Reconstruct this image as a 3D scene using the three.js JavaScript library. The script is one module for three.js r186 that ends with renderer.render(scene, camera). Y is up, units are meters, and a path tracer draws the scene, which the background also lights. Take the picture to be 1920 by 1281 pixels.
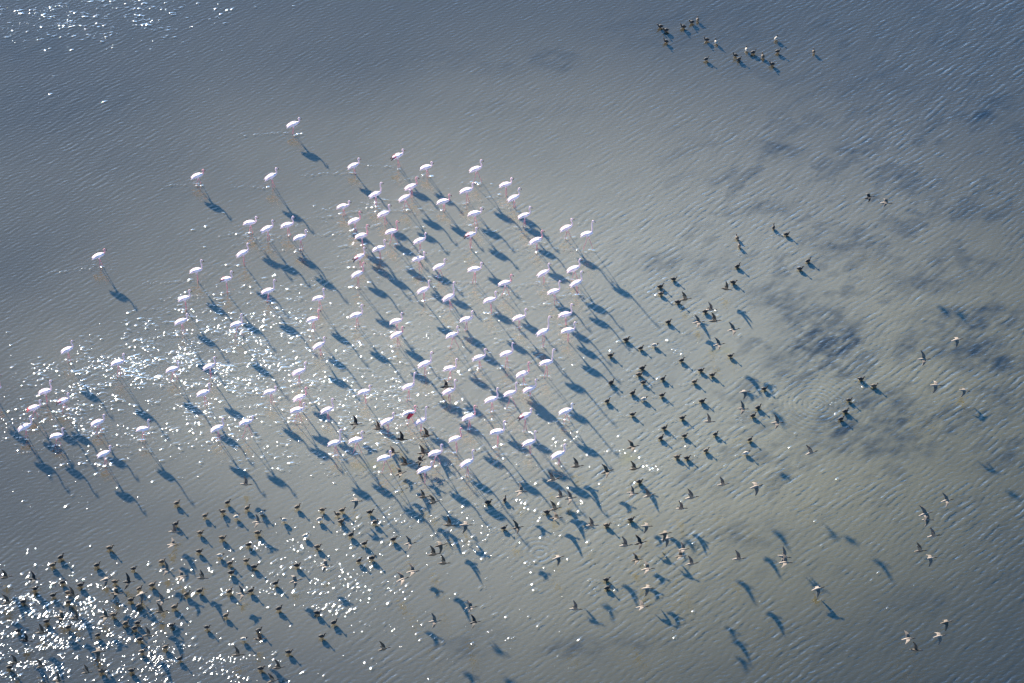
import * as THREE from 'three';
import { mergeGeometries } from 'three/addons/utils/BufferGeometryUtils.js';
import { ImprovedNoise } from 'three/addons/math/ImprovedNoise.js';

// ---------- camera, sky, sun, exposure ----------
const scene = new THREE.Scene();
const R = (d) => d * Math.PI / 180;
const camera = new THREE.PerspectiveCamera(11, 1920 / 1281, 1, 12000);
camera.position.set(0, 147.7 * Math.sin(R(41)), 147.7 * Math.cos(R(41)));
camera.lookAt(0, 0, 0);

const sunDir = new THREE.Vector3(-Math.sin(R(28)) * Math.cos(R(16)), Math.sin(R(16)), -Math.cos(R(28)) * Math.cos(R(16)));
const SKY = { zenith: [0.002, 0.026, 0.065], middle: [0.003, 0.067, 0.186], horizon: [0.20, 0.255, 0.31], glow: [0.40, 0.42, 0.44], gain: 1.0 };
{
  const W = 512, H = 256, data = new Float32Array(W * H * 4), d = new THREE.Vector3();
  for (let j = 0; j < H; j++) for (let i = 0; i < W; i++) {
    const el = ((j + 0.5) / H - 0.5) * Math.PI, az = ((i + 0.5) / W - 0.5) * 2 * Math.PI;
    d.set(Math.cos(el) * Math.cos(az), Math.sin(el), Math.cos(el) * Math.sin(az));
    const s = Math.max(0, d.y), h = Math.exp(-Math.pow(s / 0.24, 1.5)), g = Math.acos(THREE.MathUtils.clamp(d.dot(sunDir), -1, 1)) * 180 / Math.PI;
    const a = 1.0 * Math.exp(-g / 11);
    for (let c = 0; c < 3; c++) data[(j * W + i) * 4 + c] = SKY.gain * (SKY.zenith[c] + SKY.middle[c] * Math.exp(-s * s / 0.36) + SKY.horizon[c] * h + SKY.glow[c] * a);
    data[(j * W + i) * 4 + 3] = 1;
  }
  const t = new THREE.DataTexture(data, W, H, THREE.RGBAFormat, THREE.FloatType);
  t.mapping = THREE.EquirectangularReflectionMapping; t.magFilter = THREE.LinearFilter; t.needsUpdate = true;
  scene.background = t; scene.environment = t;
}
const sun = new THREE.DirectionalLight(new THREE.Color().setRGB(1, 0.93, 0.82), 5);
sun.position.copy(sunDir).multiplyScalar(120);
sun.castShadow = true; sun.shadow.radius = 2.4;
sun.shadow.mapSize.set(4096, 4096);
Object.assign(sun.shadow.camera, { left: -40, right: 40, top: 40, bottom: -40, near: 1, far: 300 });
scene.add(sun);
const renderer = new THREE.WebGLRenderer({ antialias: true });
renderer.setSize(1024, 683);
renderer.toneMapping = THREE.LinearToneMapping;
renderer.toneMappingExposure = 4.6;
renderer.shadowMap.enabled = true;

// ---------- small tools ----------
let seed = 20260;
const rnd = () => { seed = (seed + 0x6d2b79f5) | 0; let t = Math.imul(seed ^ (seed >>> 15), 1 | seed); t = (t + Math.imul(t ^ (t >>> 7), 61 | t)) ^ t; return ((t ^ (t >>> 14)) >>> 0) / 4294967296; };
const gauss = () => Math.sqrt(-2 * Math.log(1 - rnd() * 0.9999)) * Math.cos(6.2832 * rnd());
const noise = new ImprovedNoise();
const fbm = (x, y, o = 4) => { let s = 0, a = 0.5; for (let k = 0; k < o; k++) { s += a * noise.noise(x, y, 7.3 + k * 3.1); x *= 2.03; y *= 2.03; a *= 0.5; } return s; };
const names = {};
const numbered = (n) => { const k = names[n] = (names[n] ?? -1) + 1; return k ? n + '_' + String(k).padStart(3, '0') : n; };
const sm = (t) => { t = Math.min(1, Math.max(0, t)); return t * t * (3 - 2 * t); };

// A closed skin over a row of stations: each has a centre, two half-axes and a colour.
function skin(st, seg = 10) {
  const pos = [], col = [], idx = [], n = st.length;
  st.forEach((s) => {
    for (let k = 0; k < seg; k++) {
      const a = k / seg * 2 * Math.PI, c = Math.cos(a), q = Math.sin(a);
      pos.push(s.p[0] + s.u[0] * c + s.v[0] * q, s.p[1] + s.u[1] * c + s.v[1] * q, s.p[2] + s.u[2] * c + s.v[2] * q);
      const cc = typeof s.c === 'function' ? s.c(c, q) : s.c;
      col.push(...cc);
    }
  });
  for (let i = 0; i < n - 1; i++) for (let k = 0; k < seg; k++) {
    const a = i * seg + k, b = i * seg + (k + 1) % seg, c = a + seg, d = b + seg;
    idx.push(a, b, c, b, d, c);
  }
  for (const [row, flip] of [[0, 0], [n - 1, 1]]) {
    const at = pos.length / 3; pos.push(...st[row].p);
    col.push(...col.slice(row * seg * 3, row * seg * 3 + 3));
    for (let k = 0; k < seg; k++) { const a = row * seg + k, b = row * seg + (k + 1) % seg; flip ? idx.push(a, b, at) : idx.push(b, a, at); }
  }
  const g = new THREE.BufferGeometry();
  g.setAttribute('position', new THREE.Float32BufferAttribute(pos, 3));
  g.setAttribute('color', new THREE.Float32BufferAttribute(col, 3));
  g.setIndex(idx); g.computeVertexNormals();
  return g;
}
// Stations along a path in the bird's own upright plane. keys: [x, y, half height, half width, colour], smoothly filled in.
function along(keys, per = 4, z = 0) {
  const st = [], P = (i) => keys[Math.min(keys.length - 1, Math.max(0, i))];
  const cr = (a, b, c, d, t) => 0.5 * ((2 * b) + (c - a) * t + (2 * a - 5 * b + 4 * c - d) * t * t + (3 * b - a - 3 * c + d) * t * t * t);
  const val = (u, k) => { const i = Math.min(keys.length - 2, Math.floor(u)), t = u - i; return cr(P(i - 1)[k], P(i)[k], P(i + 1)[k], P(i + 2)[k], t); };
  const N = (keys.length - 1) * per;
  for (let i = 0; i <= N; i++) {
    const u = i / per, x = val(u, 0), y = val(u, 1), e = 0.02;
    let tx = val(Math.min(keys.length - 1, u + e), 0) - val(Math.max(0, u - e), 0), ty = val(Math.min(keys.length - 1, u + e), 1) - val(Math.max(0, u - e), 1);
    const l = Math.hypot(tx, ty) || 1; tx /= l; ty /= l;
    const ry = Math.max(0.003, val(u, 2)), rz = Math.max(0.003, val(u, 3)), k = Math.min(keys.length - 1, Math.round(u));
    st.push({ p: [x, y, z], u: [-ty * ry, tx * ry, 0], v: [0, 0, rz], c: keys[k][4] });
  }
  return st;
}
const flip = (g) => { const i = g.index.array; for (let k = 0; k < i.length; k += 3) { const t = i[k]; i[k] = i[k + 1]; i[k + 1] = t; } g.computeVertexNormals(); return g; };
const body = (st, seg) => flip(skin(st, seg));

// ---------- the water: one sheet to the horizon, its ripples filled in at the end of the script ----------
const N = 4096, SIDE = 54, HALF = SIDE / 2, T = N / 2, X0 = -27, Z0 = -31;                // the rippled square of water that the view covers
const normalData = [0, 1, 2, 3].map(() => new Uint8Array(T * T * 4)), NC = 1024, colorData = new Uint8Array(NC * NC * 4);
const sheet = (data, n, srgb) => {
  const t = new THREE.DataTexture(data, n, n, THREE.RGBAFormat, THREE.UnsignedByteType);
  t.wrapS = t.wrapT = THREE.MirroredRepeatWrapping; t.magFilter = THREE.LinearFilter; t.minFilter = THREE.LinearMipmapLinearFilter; t.generateMipmaps = true;
  if (srgb) t.colorSpace = THREE.SRGBColorSpace;
  t.needsUpdate = true; return t;
};
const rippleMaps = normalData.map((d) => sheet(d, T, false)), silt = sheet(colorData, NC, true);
const S = 4000, flat = (y) => {
  const g = new THREE.BufferGeometry(), uv = (x, z) => [(x - X0) / SIDE, (Z0 + SIDE - z) / SIDE];
  g.setAttribute('position', new THREE.Float32BufferAttribute([-S, y, S, S, y, S, S, y, -S, -S, y, -S], 3));
  g.setAttribute('normal', new THREE.Float32BufferAttribute([0, 1, 0, 0, 1, 0, 0, 1, 0, 0, 1, 0], 3));
  g.setAttribute('uv', new THREE.Float32BufferAttribute([...uv(-S, S), ...uv(S, S), ...uv(S, -S), ...uv(-S, -S)], 2));
  g.setIndex([0, 1, 2, 0, 2, 3]);
  return g;
};
const setting = (name, y, m) => { const o = new THREE.Mesh(flat(y), m); o.name = name; o.receiveShadow = true; o.userData.kind = 'structure'; scene.add(o); return o; };
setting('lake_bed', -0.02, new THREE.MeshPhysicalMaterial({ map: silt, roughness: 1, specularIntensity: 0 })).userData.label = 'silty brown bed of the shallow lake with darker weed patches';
{
  const pos = [], nor = [], uvs = [], idx = [], g = new THREE.BufferGeometry();
  rippleMaps.forEach((_, q) => {      // four quarters of the one sheet meet in the middle, each with its own fine ripple map
    const qx = X0 + (q % 2) * HALF, qz = Z0 + (q >> 1) * HALF;
    const x0 = q % 2 ? qx : -S, x1 = q % 2 ? S : qx + HALF, z0 = q >> 1 ? qz : -S, z1 = q >> 1 ? S : qz + HALF;
    for (const [x, z] of [[x0, z1], [x1, z1], [x1, z0], [x0, z0]]) { pos.push(x, 0, z); nor.push(0, 1, 0); uvs.push((x - qx) / HALF, (qz + HALF - z) / HALF); }
    idx.push(4 * q, 4 * q + 1, 4 * q + 2, 4 * q, 4 * q + 2, 4 * q + 3);
    g.addGroup(6 * q, 6, q);
  });
  g.setAttribute('position', new THREE.Float32BufferAttribute(pos, 3));
  g.setAttribute('normal', new THREE.Float32BufferAttribute(nor, 3));
  g.setAttribute('uv', new THREE.Float32BufferAttribute(uvs, 2));
  g.setIndex(idx);
  const water = new THREE.Mesh(g, rippleMaps.map((normalMap) => new THREE.MeshPhysicalMaterial({ color: 0xffffff, transmission: 1, thickness: 0, roughness: 0.1, ior: 2.33, normalMap })));
  water.name = 'water'; water.receiveShadow = true;
  water.userData = { kind: 'structure', label: 'thin sheet of lake water with wind ripples and sun glitter' };
  scene.add(water);
}

// ---------- flamingos ----------
const feather = new THREE.MeshStandardMaterial({ vertexColors: true, roughness: 0.85 });
const WHITE = [0.79, 0.685, 0.72], BLUSH = [0.78, 0.56, 0.59], PINK = [0.72, 0.33, 0.34], LEG = [0.60, 0.23, 0.26], CRIMSON = [0.5, 0.035, 0.05], BLACK = [0.02, 0.018, 0.02], BILL = [0.08, 0.015, 0.025];
const NECKS = {   // the run of the neck from the breast to the crown of the head
  tucked: [[0.235, 0.10], [0.255, 0.17], [0.225, 0.235], [0.215, 0.275]],
  low: [[0.23, 0.10], [0.245, 0.19], [0.215, 0.275], [0.22, 0.345]],
  curved: [[0.225, 0.10], [0.245, 0.20], [0.205, 0.32], [0.215, 0.43]],
  high: [[0.215, 0.11], [0.235, 0.23], [0.205, 0.40], [0.215, 0.545]],
  tall: [[0.19, 0.12], [0.205, 0.30], [0.20, 0.52], [0.215, 0.70]],
};
const LEGS = [[[0.02, 0.05], [-0.05, -0.09]], [[0.10, 0.22], [-0.07, -0.20]], [[-0.02, 0.0], [0.03, -0.03]], [[0.05, 0.14], [-0.02, 0.0]]];   // [ankle, foot] of each leg, forwards
function flamingoParts(neck, flag, legs, split) {
  const nc = flag === 'p' ? PINK : flag === 'w' ? WHITE : flag === 'c' ? PINK : BLUSH, bc = flag === 'p' ? [0.79, 0.68, 0.69] : WHITE;
  const under = (c) => (a, b) => (a < -0.55 ? [c[0] * 0.5, c[1] * 0.33, c[2] * 0.31] : c);  // belly painted darker than its plumage to deepen the reflection below
  const n = NECKS[neck], tail = flag === 'b' ? [0.10, 0.03, 0.04] : flag === 'r' ? [0.6, 0.14, 0.14] : flag === 'n' ? [0.78, 0.66, 0.68] : WHITE;
  const hx = n[3][0], hy = n[3][1];
  const torso = body(along([
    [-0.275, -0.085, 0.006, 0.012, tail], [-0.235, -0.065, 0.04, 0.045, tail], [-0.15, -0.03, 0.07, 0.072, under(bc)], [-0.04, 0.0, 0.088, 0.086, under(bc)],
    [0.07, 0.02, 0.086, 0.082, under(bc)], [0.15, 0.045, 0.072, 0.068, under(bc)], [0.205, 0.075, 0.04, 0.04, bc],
    [n[0][0], n[0][1], 0.033, 0.033, nc], [n[1][0], n[1][1], 0.028, 0.028, nc], [n[2][0], n[2][1], 0.025, 0.025, nc], [hx, hy - 0.02, 0.025, 0.025, nc],
    [hx + 0.03, hy + 0.012, 0.038, 0.032, nc], [hx + 0.065, hy - 0.002, 0.024, 0.02, nc], [hx + 0.085, hy - 0.018, 0.012, 0.012, nc],
  ], 3), 10);
  const limb = LEGS[legs].map(([ax, fx], s) => {
    const z = s ? 0.04 : -0.04;
    return body(along([[-0.01, -0.06, 0.045, 0.04, bc], [-0.005, -0.13, 0.03, 0.028, BLUSH], [ax * 0.5, -0.24, 0.012, 0.012, LEG], [ax, -0.40, 0.010, 0.010, LEG], [ax + 0.004, -0.43, 0.013, 0.013, LEG], [(ax + fx) / 2, -0.60, 0.009, 0.009, LEG], [fx, -0.86, 0.009, 0.009, LEG]], 2, z), 6);
  });
  const bill = body(along([[hx + 0.078, hy - 0.012, 0.013, 0.011, LEG], [hx + 0.105, hy - 0.03, 0.017, 0.012, BILL], [hx + 0.118, hy - 0.062, 0.013, 0.01, BLACK], [hx + 0.108, hy - 0.088, 0.004, 0.004, BLACK]], 3), 7);
  const tip = flag === 'b' ? BLACK : flag === 'r' ? [0.55, 0.1, 0.1] : flag === 'w' ? WHITE : [0.78, 0.60, 0.63];
  const edge = (c, e) => (a) => (a < -0.45 ? e : c);
  const wing = (s) => body(along([
    [0.135, 0.05, 0.03, 0.02, WHITE], [0.09, 0.045, 0.062, 0.032, WHITE], [0.0, 0.025, 0.075, 0.036, WHITE], [-0.11, -0.005, 0.066, 0.034, edge(WHITE, flag === 'b' ? [0.4, 0.1, 0.12] : [0.76, 0.56, 0.6])],
    [-0.21, -0.055, 0.045, 0.03, edge(WHITE, tip)], [-0.285, -0.10, 0.018, 0.016, tip], [-0.315, -0.118, 0.004, 0.006, tip],
  ], 3, s * 0.07), 9);
  const out = { body: mergeGeometries([torso, ...limb]), bill, wings: [wing(-1), wing(1)] };
  if (flag === 'c') {      // near wing opened: crimson coverts, black flight feathers
    const st = (k) => ({ p: [0.08 - 0.17 * k, 0.05 - 0.10 * k, 0.09 + 0.17 * k], u: [0.11 * (1 - 0.45 * k), -0.03, 0], v: [0, 0.012 * (1 - k) + 0.004, 0.008], c: (a) => (a < -0.5 ? BLACK : CRIMSON) });
    out.wings[1] = body([0, 0.25, 0.5, 0.75, 1].map(st), 10);
  }
  return out;
}
const flamingoKinds = {};
function flamingo(x, z, h, neck, yaw, flag, label) {
  const legs = Math.floor(rnd() * 4), kind = neck + flag + legs;
  let o = flamingoKinds[kind];
  if (!o) {
    const p = flamingoParts(neck, flag, legs);
    o = flamingoKinds[kind] = new THREE.Group();
    const part = (name, g) => { const m = new THREE.Mesh(g, feather); m.name = name; m.castShadow = m.receiveShadow = true; o.add(m); return m; };
    part('body', p.body); part('bill', p.bill); p.wings.forEach((g) => part('wing', g));
    if (flag === 'c') o.children[3].userData.label = 'opened wing with crimson coverts and black flight feathers';
  } else o = o.clone();
  o.name = numbered('flamingo');
  const s = 0.97 + 0.1 * rnd(), tilt = R(-3 + 7 * rnd());
  o.position.set(x, 0, z); o.rotation.y = R(yaw); o.scale.setScalar(s);
  o.children.forEach((c) => { c.position.y = h / s; c.rotation.z = tilt; });
  o.userData = { label, category: 'flamingo', group: 'flamingos wading in the shallow water' };
  scene.add(o);
  waders.push([x, z]);
}

// ---------- ducks ----------
const DARK = [0.022, 0.019, 0.018], BROWN = [0.075, 0.052, 0.035], PALE = [0.24, 0.19, 0.15], CREAM = [0.62, 0.56, 0.48], HEAD = [0.03, 0.022, 0.018];
function duckGeometry(tone) {
  const back = tone === 'w' ? [0.30, 0.26, 0.22] : tone === 'b' ? BROWN : DARK, flank = tone === 'w' ? CREAM : tone === 'b' ? [0.15, 0.105, 0.07] : [0.05, 0.042, 0.036], head = tone === 'b' ? [0.09, 0.06, 0.04] : HEAD;
  const two = (a) => (a > 0.15 ? back : a > -0.8 ? flank : [0.28, 0.24, 0.2]);
  const g = body(along([
    [-0.175, 0.04, 0.006, 0.014, back], [-0.14, 0.022, 0.03, 0.042, two], [-0.085, 0.004, 0.078, 0.08, two], [0.0, 0.0, 0.094, 0.096, two], [0.075, 0.003, 0.083, 0.084, two], [0.12, 0.035, 0.042, 0.042, tone === 'w' ? CREAM : two],
    [0.14, 0.08, 0.028, 0.027, head], [0.142, 0.115, 0.025, 0.024, head], [0.156, 0.142, 0.036, 0.03, head], [0.19, 0.138, 0.024, 0.021, head], [0.212, 0.128, 0.009, 0.014, BLACK], [0.245, 0.122, 0.006, 0.016, BLACK],
  ], 2), 9);
  const legs = [-1, 1].map((s) => body(along([[0.0, -0.05, 0.016, 0.016, back], [0.0, -0.10, 0.008, 0.008, [0.3, 0.14, 0.05]], [0.005, -0.32, 0.008, 0.008, [0.3, 0.14, 0.05]]], 1, s * 0.03), 5));
  return mergeGeometries([g, ...legs]);
}
const duckKinds = {};
function duck(x, z, h, yaw, tone, label) {
  let o = duckKinds[tone];
  if (!o) { o = duckKinds[tone] = new THREE.Mesh(duckGeometry(tone), feather); o.castShadow = o.receiveShadow = true; } else o = o.clone();
  const s = 0.72 + 0.12 * rnd();
  o.name = numbered('duck'); o.scale.setScalar(s); o.position.set(x, h, z); o.rotation.set(0, R(yaw), R(gauss() * 4));
  o.userData = { label, category: 'duck', group: h > 0.07 ? 'ducks standing in the shallows' : 'ducks swimming by the flock' };
  scene.add(o);
  (h > 0.07 ? standers : swimmers).push([x, z, yaw]);
}
const POSES = { u: [[62, 74], [50, 66]], d: [[-24, -58], [-10, -40]], s: [[24, 4], [30, 12]], l: [[10, -8], [34, 28]], c: [[34, -30], [38, -34]] };
function flyerParts(pose, tone) {
  const back = tone === 'w' ? [0.13, 0.10, 0.08] : tone === 'b' ? [0.08, 0.058, 0.04] : DARK, belly = tone === 'w' ? [0.34, 0.29, 0.23] : tone === 'b' ? [0.36, 0.28, 0.2] : [0.15, 0.12, 0.1];
  const two = (a) => (a > 0.1 ? (tone === 'w' ? PALE : back) : belly);
  const g = body(along([
    [-0.235, 0.004, 0.005, 0.02, two], [-0.18, 0.004, 0.02, 0.032, two], [-0.10, 0.0, 0.046, 0.052, two], [0.0, 0.0, 0.06, 0.064, two], [0.08, 0.008, 0.046, 0.048, two], [0.13, 0.018, 0.024, 0.024, two],
    [0.19, 0.026, 0.017, 0.017, HEAD], [0.225, 0.034, 0.028, 0.023, HEAD], [0.262, 0.03, 0.016, 0.015, HEAD], [0.315, 0.02, 0.006, 0.013, BLACK],
  ], 2), 9);
  const lead = [0.40, 0.25, 0.15], wing = (s) => {
    const [a1, a2] = POSES[pose][s > 0 ? 0 : 1].map(R), st = [];
    let y = 0.025, z = 0.035;
    const span = [0, 0.05, 0.1, 0.15, 0.2, 0.25, 0.3, 0.35], chord = [0.075, 0.078, 0.074, 0.066, 0.058, 0.047, 0.032, 0.008], cx = [0.01, 0.015, 0.018, 0.012, -0.008, -0.035, -0.065, -0.10];
    span.forEach((q, i) => {
      const a = i < 4 ? a1 : a2;
      if (i) { y += 0.05 * Math.sin(a); z += 0.05 * Math.cos(a); }
      st.push({ p: [cx[i], y, s * z], u: [chord[i], 0, 0], v: [0, 0.007 * Math.cos(a), -s * 0.007 * Math.sin(a)], c: (c, v) => (c > 0.82 ? lead : v > 0 || i > 5 ? back : tone === 'w' ? [0.22, 0.17, 0.13] : tone === 'b' ? [0.22, 0.16, 0.11] : back) });
    });
    const w = skin(st, 10);
    return s > 0 ? flip(w) : w;
  };
  return { body: g, wings: [wing(1), wing(-1)] };
}
const flyerKinds = {};
function flyer(x, y, z, yaw, pose, tone, label) {
  let o = flyerKinds[pose + tone];
  if (!o) {
    const p = flyerParts(pose, tone);
    o = flyerKinds[pose + tone] = new THREE.Group();
    const part = (name, g) => { const m = new THREE.Mesh(g, feather); m.name = name; m.castShadow = m.receiveShadow = true; o.add(m); };
    part('body', p.body); p.wings.forEach((g) => part('wing', g));
  } else o = o.clone();
  o.name = numbered('flying_duck'); o.position.set(x, y, z); o.scale.setScalar(0.86 + 0.14 * rnd());
  o.rotation.set(R(gauss() * 8), R(yaw), R(5 + gauss() * 6), 'YXZ');
  o.userData = { label, category: 'duck', group: 'ducks flying low over the water' };
  scene.add(o);
}
const waders = [], standers = [], swimmers = [];

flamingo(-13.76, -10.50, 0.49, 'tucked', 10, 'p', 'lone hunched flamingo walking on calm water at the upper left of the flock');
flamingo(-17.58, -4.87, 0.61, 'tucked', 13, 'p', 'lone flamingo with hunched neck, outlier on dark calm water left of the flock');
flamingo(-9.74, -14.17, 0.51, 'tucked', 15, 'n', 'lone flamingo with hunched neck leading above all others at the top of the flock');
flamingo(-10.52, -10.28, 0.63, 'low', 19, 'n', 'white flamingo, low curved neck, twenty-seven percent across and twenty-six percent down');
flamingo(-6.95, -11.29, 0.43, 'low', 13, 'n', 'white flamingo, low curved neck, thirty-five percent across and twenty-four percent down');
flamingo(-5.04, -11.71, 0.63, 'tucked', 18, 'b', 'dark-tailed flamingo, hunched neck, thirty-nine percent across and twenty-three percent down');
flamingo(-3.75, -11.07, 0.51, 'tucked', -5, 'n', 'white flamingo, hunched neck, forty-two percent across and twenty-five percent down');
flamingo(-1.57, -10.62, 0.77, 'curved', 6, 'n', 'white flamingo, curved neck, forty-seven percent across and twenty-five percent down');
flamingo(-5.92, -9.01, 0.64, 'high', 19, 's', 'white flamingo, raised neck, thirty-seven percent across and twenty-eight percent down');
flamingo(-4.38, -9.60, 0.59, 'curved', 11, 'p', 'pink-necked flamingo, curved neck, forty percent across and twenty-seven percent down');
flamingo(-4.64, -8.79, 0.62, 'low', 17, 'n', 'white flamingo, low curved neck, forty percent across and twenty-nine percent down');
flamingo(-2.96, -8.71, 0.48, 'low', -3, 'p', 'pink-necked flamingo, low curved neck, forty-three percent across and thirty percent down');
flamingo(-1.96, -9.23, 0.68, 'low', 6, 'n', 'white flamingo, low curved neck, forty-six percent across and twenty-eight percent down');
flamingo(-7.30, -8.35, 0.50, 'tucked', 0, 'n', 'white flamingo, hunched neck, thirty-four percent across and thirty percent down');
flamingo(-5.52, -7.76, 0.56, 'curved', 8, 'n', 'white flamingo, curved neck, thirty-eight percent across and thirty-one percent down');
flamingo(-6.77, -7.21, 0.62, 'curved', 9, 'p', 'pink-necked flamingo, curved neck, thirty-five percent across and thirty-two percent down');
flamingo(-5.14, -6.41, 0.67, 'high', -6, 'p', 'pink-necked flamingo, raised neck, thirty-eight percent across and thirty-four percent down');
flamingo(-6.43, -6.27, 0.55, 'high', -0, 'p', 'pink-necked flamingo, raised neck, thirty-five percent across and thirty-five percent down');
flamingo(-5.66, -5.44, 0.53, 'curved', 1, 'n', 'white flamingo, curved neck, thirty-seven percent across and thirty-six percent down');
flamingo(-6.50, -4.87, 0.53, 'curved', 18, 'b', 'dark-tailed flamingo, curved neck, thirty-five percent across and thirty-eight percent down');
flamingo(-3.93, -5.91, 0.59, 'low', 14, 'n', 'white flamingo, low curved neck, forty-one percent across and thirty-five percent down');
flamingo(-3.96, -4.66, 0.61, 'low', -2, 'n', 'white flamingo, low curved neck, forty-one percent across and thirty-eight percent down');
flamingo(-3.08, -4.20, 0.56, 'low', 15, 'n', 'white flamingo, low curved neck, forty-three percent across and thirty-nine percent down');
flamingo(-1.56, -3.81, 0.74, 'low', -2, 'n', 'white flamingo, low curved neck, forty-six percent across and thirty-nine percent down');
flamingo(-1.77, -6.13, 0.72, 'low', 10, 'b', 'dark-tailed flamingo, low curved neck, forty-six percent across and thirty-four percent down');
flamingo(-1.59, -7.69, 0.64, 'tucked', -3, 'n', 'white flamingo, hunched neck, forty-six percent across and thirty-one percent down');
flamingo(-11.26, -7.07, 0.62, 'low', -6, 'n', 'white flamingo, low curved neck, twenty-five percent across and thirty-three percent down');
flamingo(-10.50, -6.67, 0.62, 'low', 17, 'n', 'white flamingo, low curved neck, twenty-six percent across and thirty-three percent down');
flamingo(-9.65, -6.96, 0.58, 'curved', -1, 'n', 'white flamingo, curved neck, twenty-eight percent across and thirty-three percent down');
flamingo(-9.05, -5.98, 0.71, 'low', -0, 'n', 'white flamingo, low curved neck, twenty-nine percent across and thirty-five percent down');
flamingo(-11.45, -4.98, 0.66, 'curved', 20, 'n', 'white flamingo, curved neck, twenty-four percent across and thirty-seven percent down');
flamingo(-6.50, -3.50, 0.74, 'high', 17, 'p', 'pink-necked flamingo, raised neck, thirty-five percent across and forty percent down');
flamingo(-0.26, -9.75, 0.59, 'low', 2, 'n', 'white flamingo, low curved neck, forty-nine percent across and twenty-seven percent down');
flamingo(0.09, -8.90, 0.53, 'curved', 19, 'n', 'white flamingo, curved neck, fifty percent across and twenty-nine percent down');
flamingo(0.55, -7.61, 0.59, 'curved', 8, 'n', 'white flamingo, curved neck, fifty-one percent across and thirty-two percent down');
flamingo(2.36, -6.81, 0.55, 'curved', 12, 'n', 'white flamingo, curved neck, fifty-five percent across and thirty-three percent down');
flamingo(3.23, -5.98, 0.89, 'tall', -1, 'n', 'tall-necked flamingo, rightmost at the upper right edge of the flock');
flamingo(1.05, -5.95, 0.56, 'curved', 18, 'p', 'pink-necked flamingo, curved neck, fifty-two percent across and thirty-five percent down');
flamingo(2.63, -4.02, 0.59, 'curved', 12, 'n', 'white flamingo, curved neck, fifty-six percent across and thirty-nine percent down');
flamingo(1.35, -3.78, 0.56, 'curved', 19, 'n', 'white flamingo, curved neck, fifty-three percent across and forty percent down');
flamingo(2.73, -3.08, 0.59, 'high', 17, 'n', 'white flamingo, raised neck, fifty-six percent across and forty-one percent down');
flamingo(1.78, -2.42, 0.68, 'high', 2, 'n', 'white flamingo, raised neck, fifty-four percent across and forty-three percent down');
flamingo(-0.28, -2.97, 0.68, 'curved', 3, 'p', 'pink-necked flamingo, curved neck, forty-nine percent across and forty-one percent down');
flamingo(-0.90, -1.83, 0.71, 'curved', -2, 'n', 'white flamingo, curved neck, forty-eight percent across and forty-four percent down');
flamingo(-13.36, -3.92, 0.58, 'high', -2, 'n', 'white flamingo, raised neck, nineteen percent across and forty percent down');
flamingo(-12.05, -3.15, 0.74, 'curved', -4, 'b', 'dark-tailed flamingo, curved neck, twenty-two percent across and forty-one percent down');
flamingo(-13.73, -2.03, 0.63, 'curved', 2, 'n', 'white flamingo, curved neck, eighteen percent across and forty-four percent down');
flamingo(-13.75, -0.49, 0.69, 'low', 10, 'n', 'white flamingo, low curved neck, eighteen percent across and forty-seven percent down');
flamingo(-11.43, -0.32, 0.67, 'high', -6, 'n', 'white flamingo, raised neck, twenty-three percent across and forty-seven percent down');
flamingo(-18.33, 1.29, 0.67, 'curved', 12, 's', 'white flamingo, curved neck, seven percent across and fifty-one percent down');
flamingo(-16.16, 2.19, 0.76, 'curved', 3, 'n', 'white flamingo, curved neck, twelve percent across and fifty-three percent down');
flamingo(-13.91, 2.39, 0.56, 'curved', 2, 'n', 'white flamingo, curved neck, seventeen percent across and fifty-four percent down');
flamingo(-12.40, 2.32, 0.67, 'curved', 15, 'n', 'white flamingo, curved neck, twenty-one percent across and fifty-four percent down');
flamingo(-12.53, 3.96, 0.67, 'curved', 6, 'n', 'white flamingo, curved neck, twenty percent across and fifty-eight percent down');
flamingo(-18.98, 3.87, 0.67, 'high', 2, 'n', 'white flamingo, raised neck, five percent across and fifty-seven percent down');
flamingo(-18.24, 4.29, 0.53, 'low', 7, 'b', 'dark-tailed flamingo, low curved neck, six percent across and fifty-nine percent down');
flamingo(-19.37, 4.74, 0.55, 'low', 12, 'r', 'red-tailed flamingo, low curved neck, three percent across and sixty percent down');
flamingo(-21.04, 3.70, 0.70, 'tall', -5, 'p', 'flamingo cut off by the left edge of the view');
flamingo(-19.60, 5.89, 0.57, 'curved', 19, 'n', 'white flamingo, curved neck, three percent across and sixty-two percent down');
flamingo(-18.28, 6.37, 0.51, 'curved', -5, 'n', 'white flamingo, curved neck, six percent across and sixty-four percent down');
flamingo(-16.70, 5.61, 0.55, 'low', 13, 'n', 'white flamingo, low curved neck, ten percent across and sixty-two percent down');
flamingo(-16.28, 7.50, 0.58, 'low', 16, 'n', 'white flamingo, low curved neck, ten percent across and sixty-six percent down');
flamingo(-14.83, 6.11, 0.64, 'high', -6, 'n', 'white flamingo, raised neck, fourteen percent across and sixty-three percent down');
flamingo(-11.84, 6.02, 0.61, 'curved', 14, 'n', 'white flamingo, curved neck, twenty-one percent across and sixty-three percent down');
flamingo(-10.68, 5.89, 0.82, 'tucked', 4, 'n', 'white flamingo, hunched neck, twenty-four percent across and sixty-two percent down');
flamingo(-10.25, -2.59, 0.57, 'high', 9, 'n', 'white flamingo, raised neck, twenty-six percent across and forty-three percent down');
flamingo(-8.10, -2.07, 0.60, 'high', -6, 's', 'white flamingo, raised neck, thirty-one percent across and forty-four percent down');
flamingo(-8.27, -0.66, 0.65, 'high', -5, 'p', 'pink-necked flamingo, raised neck, thirty-one percent across and forty-seven percent down');
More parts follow.
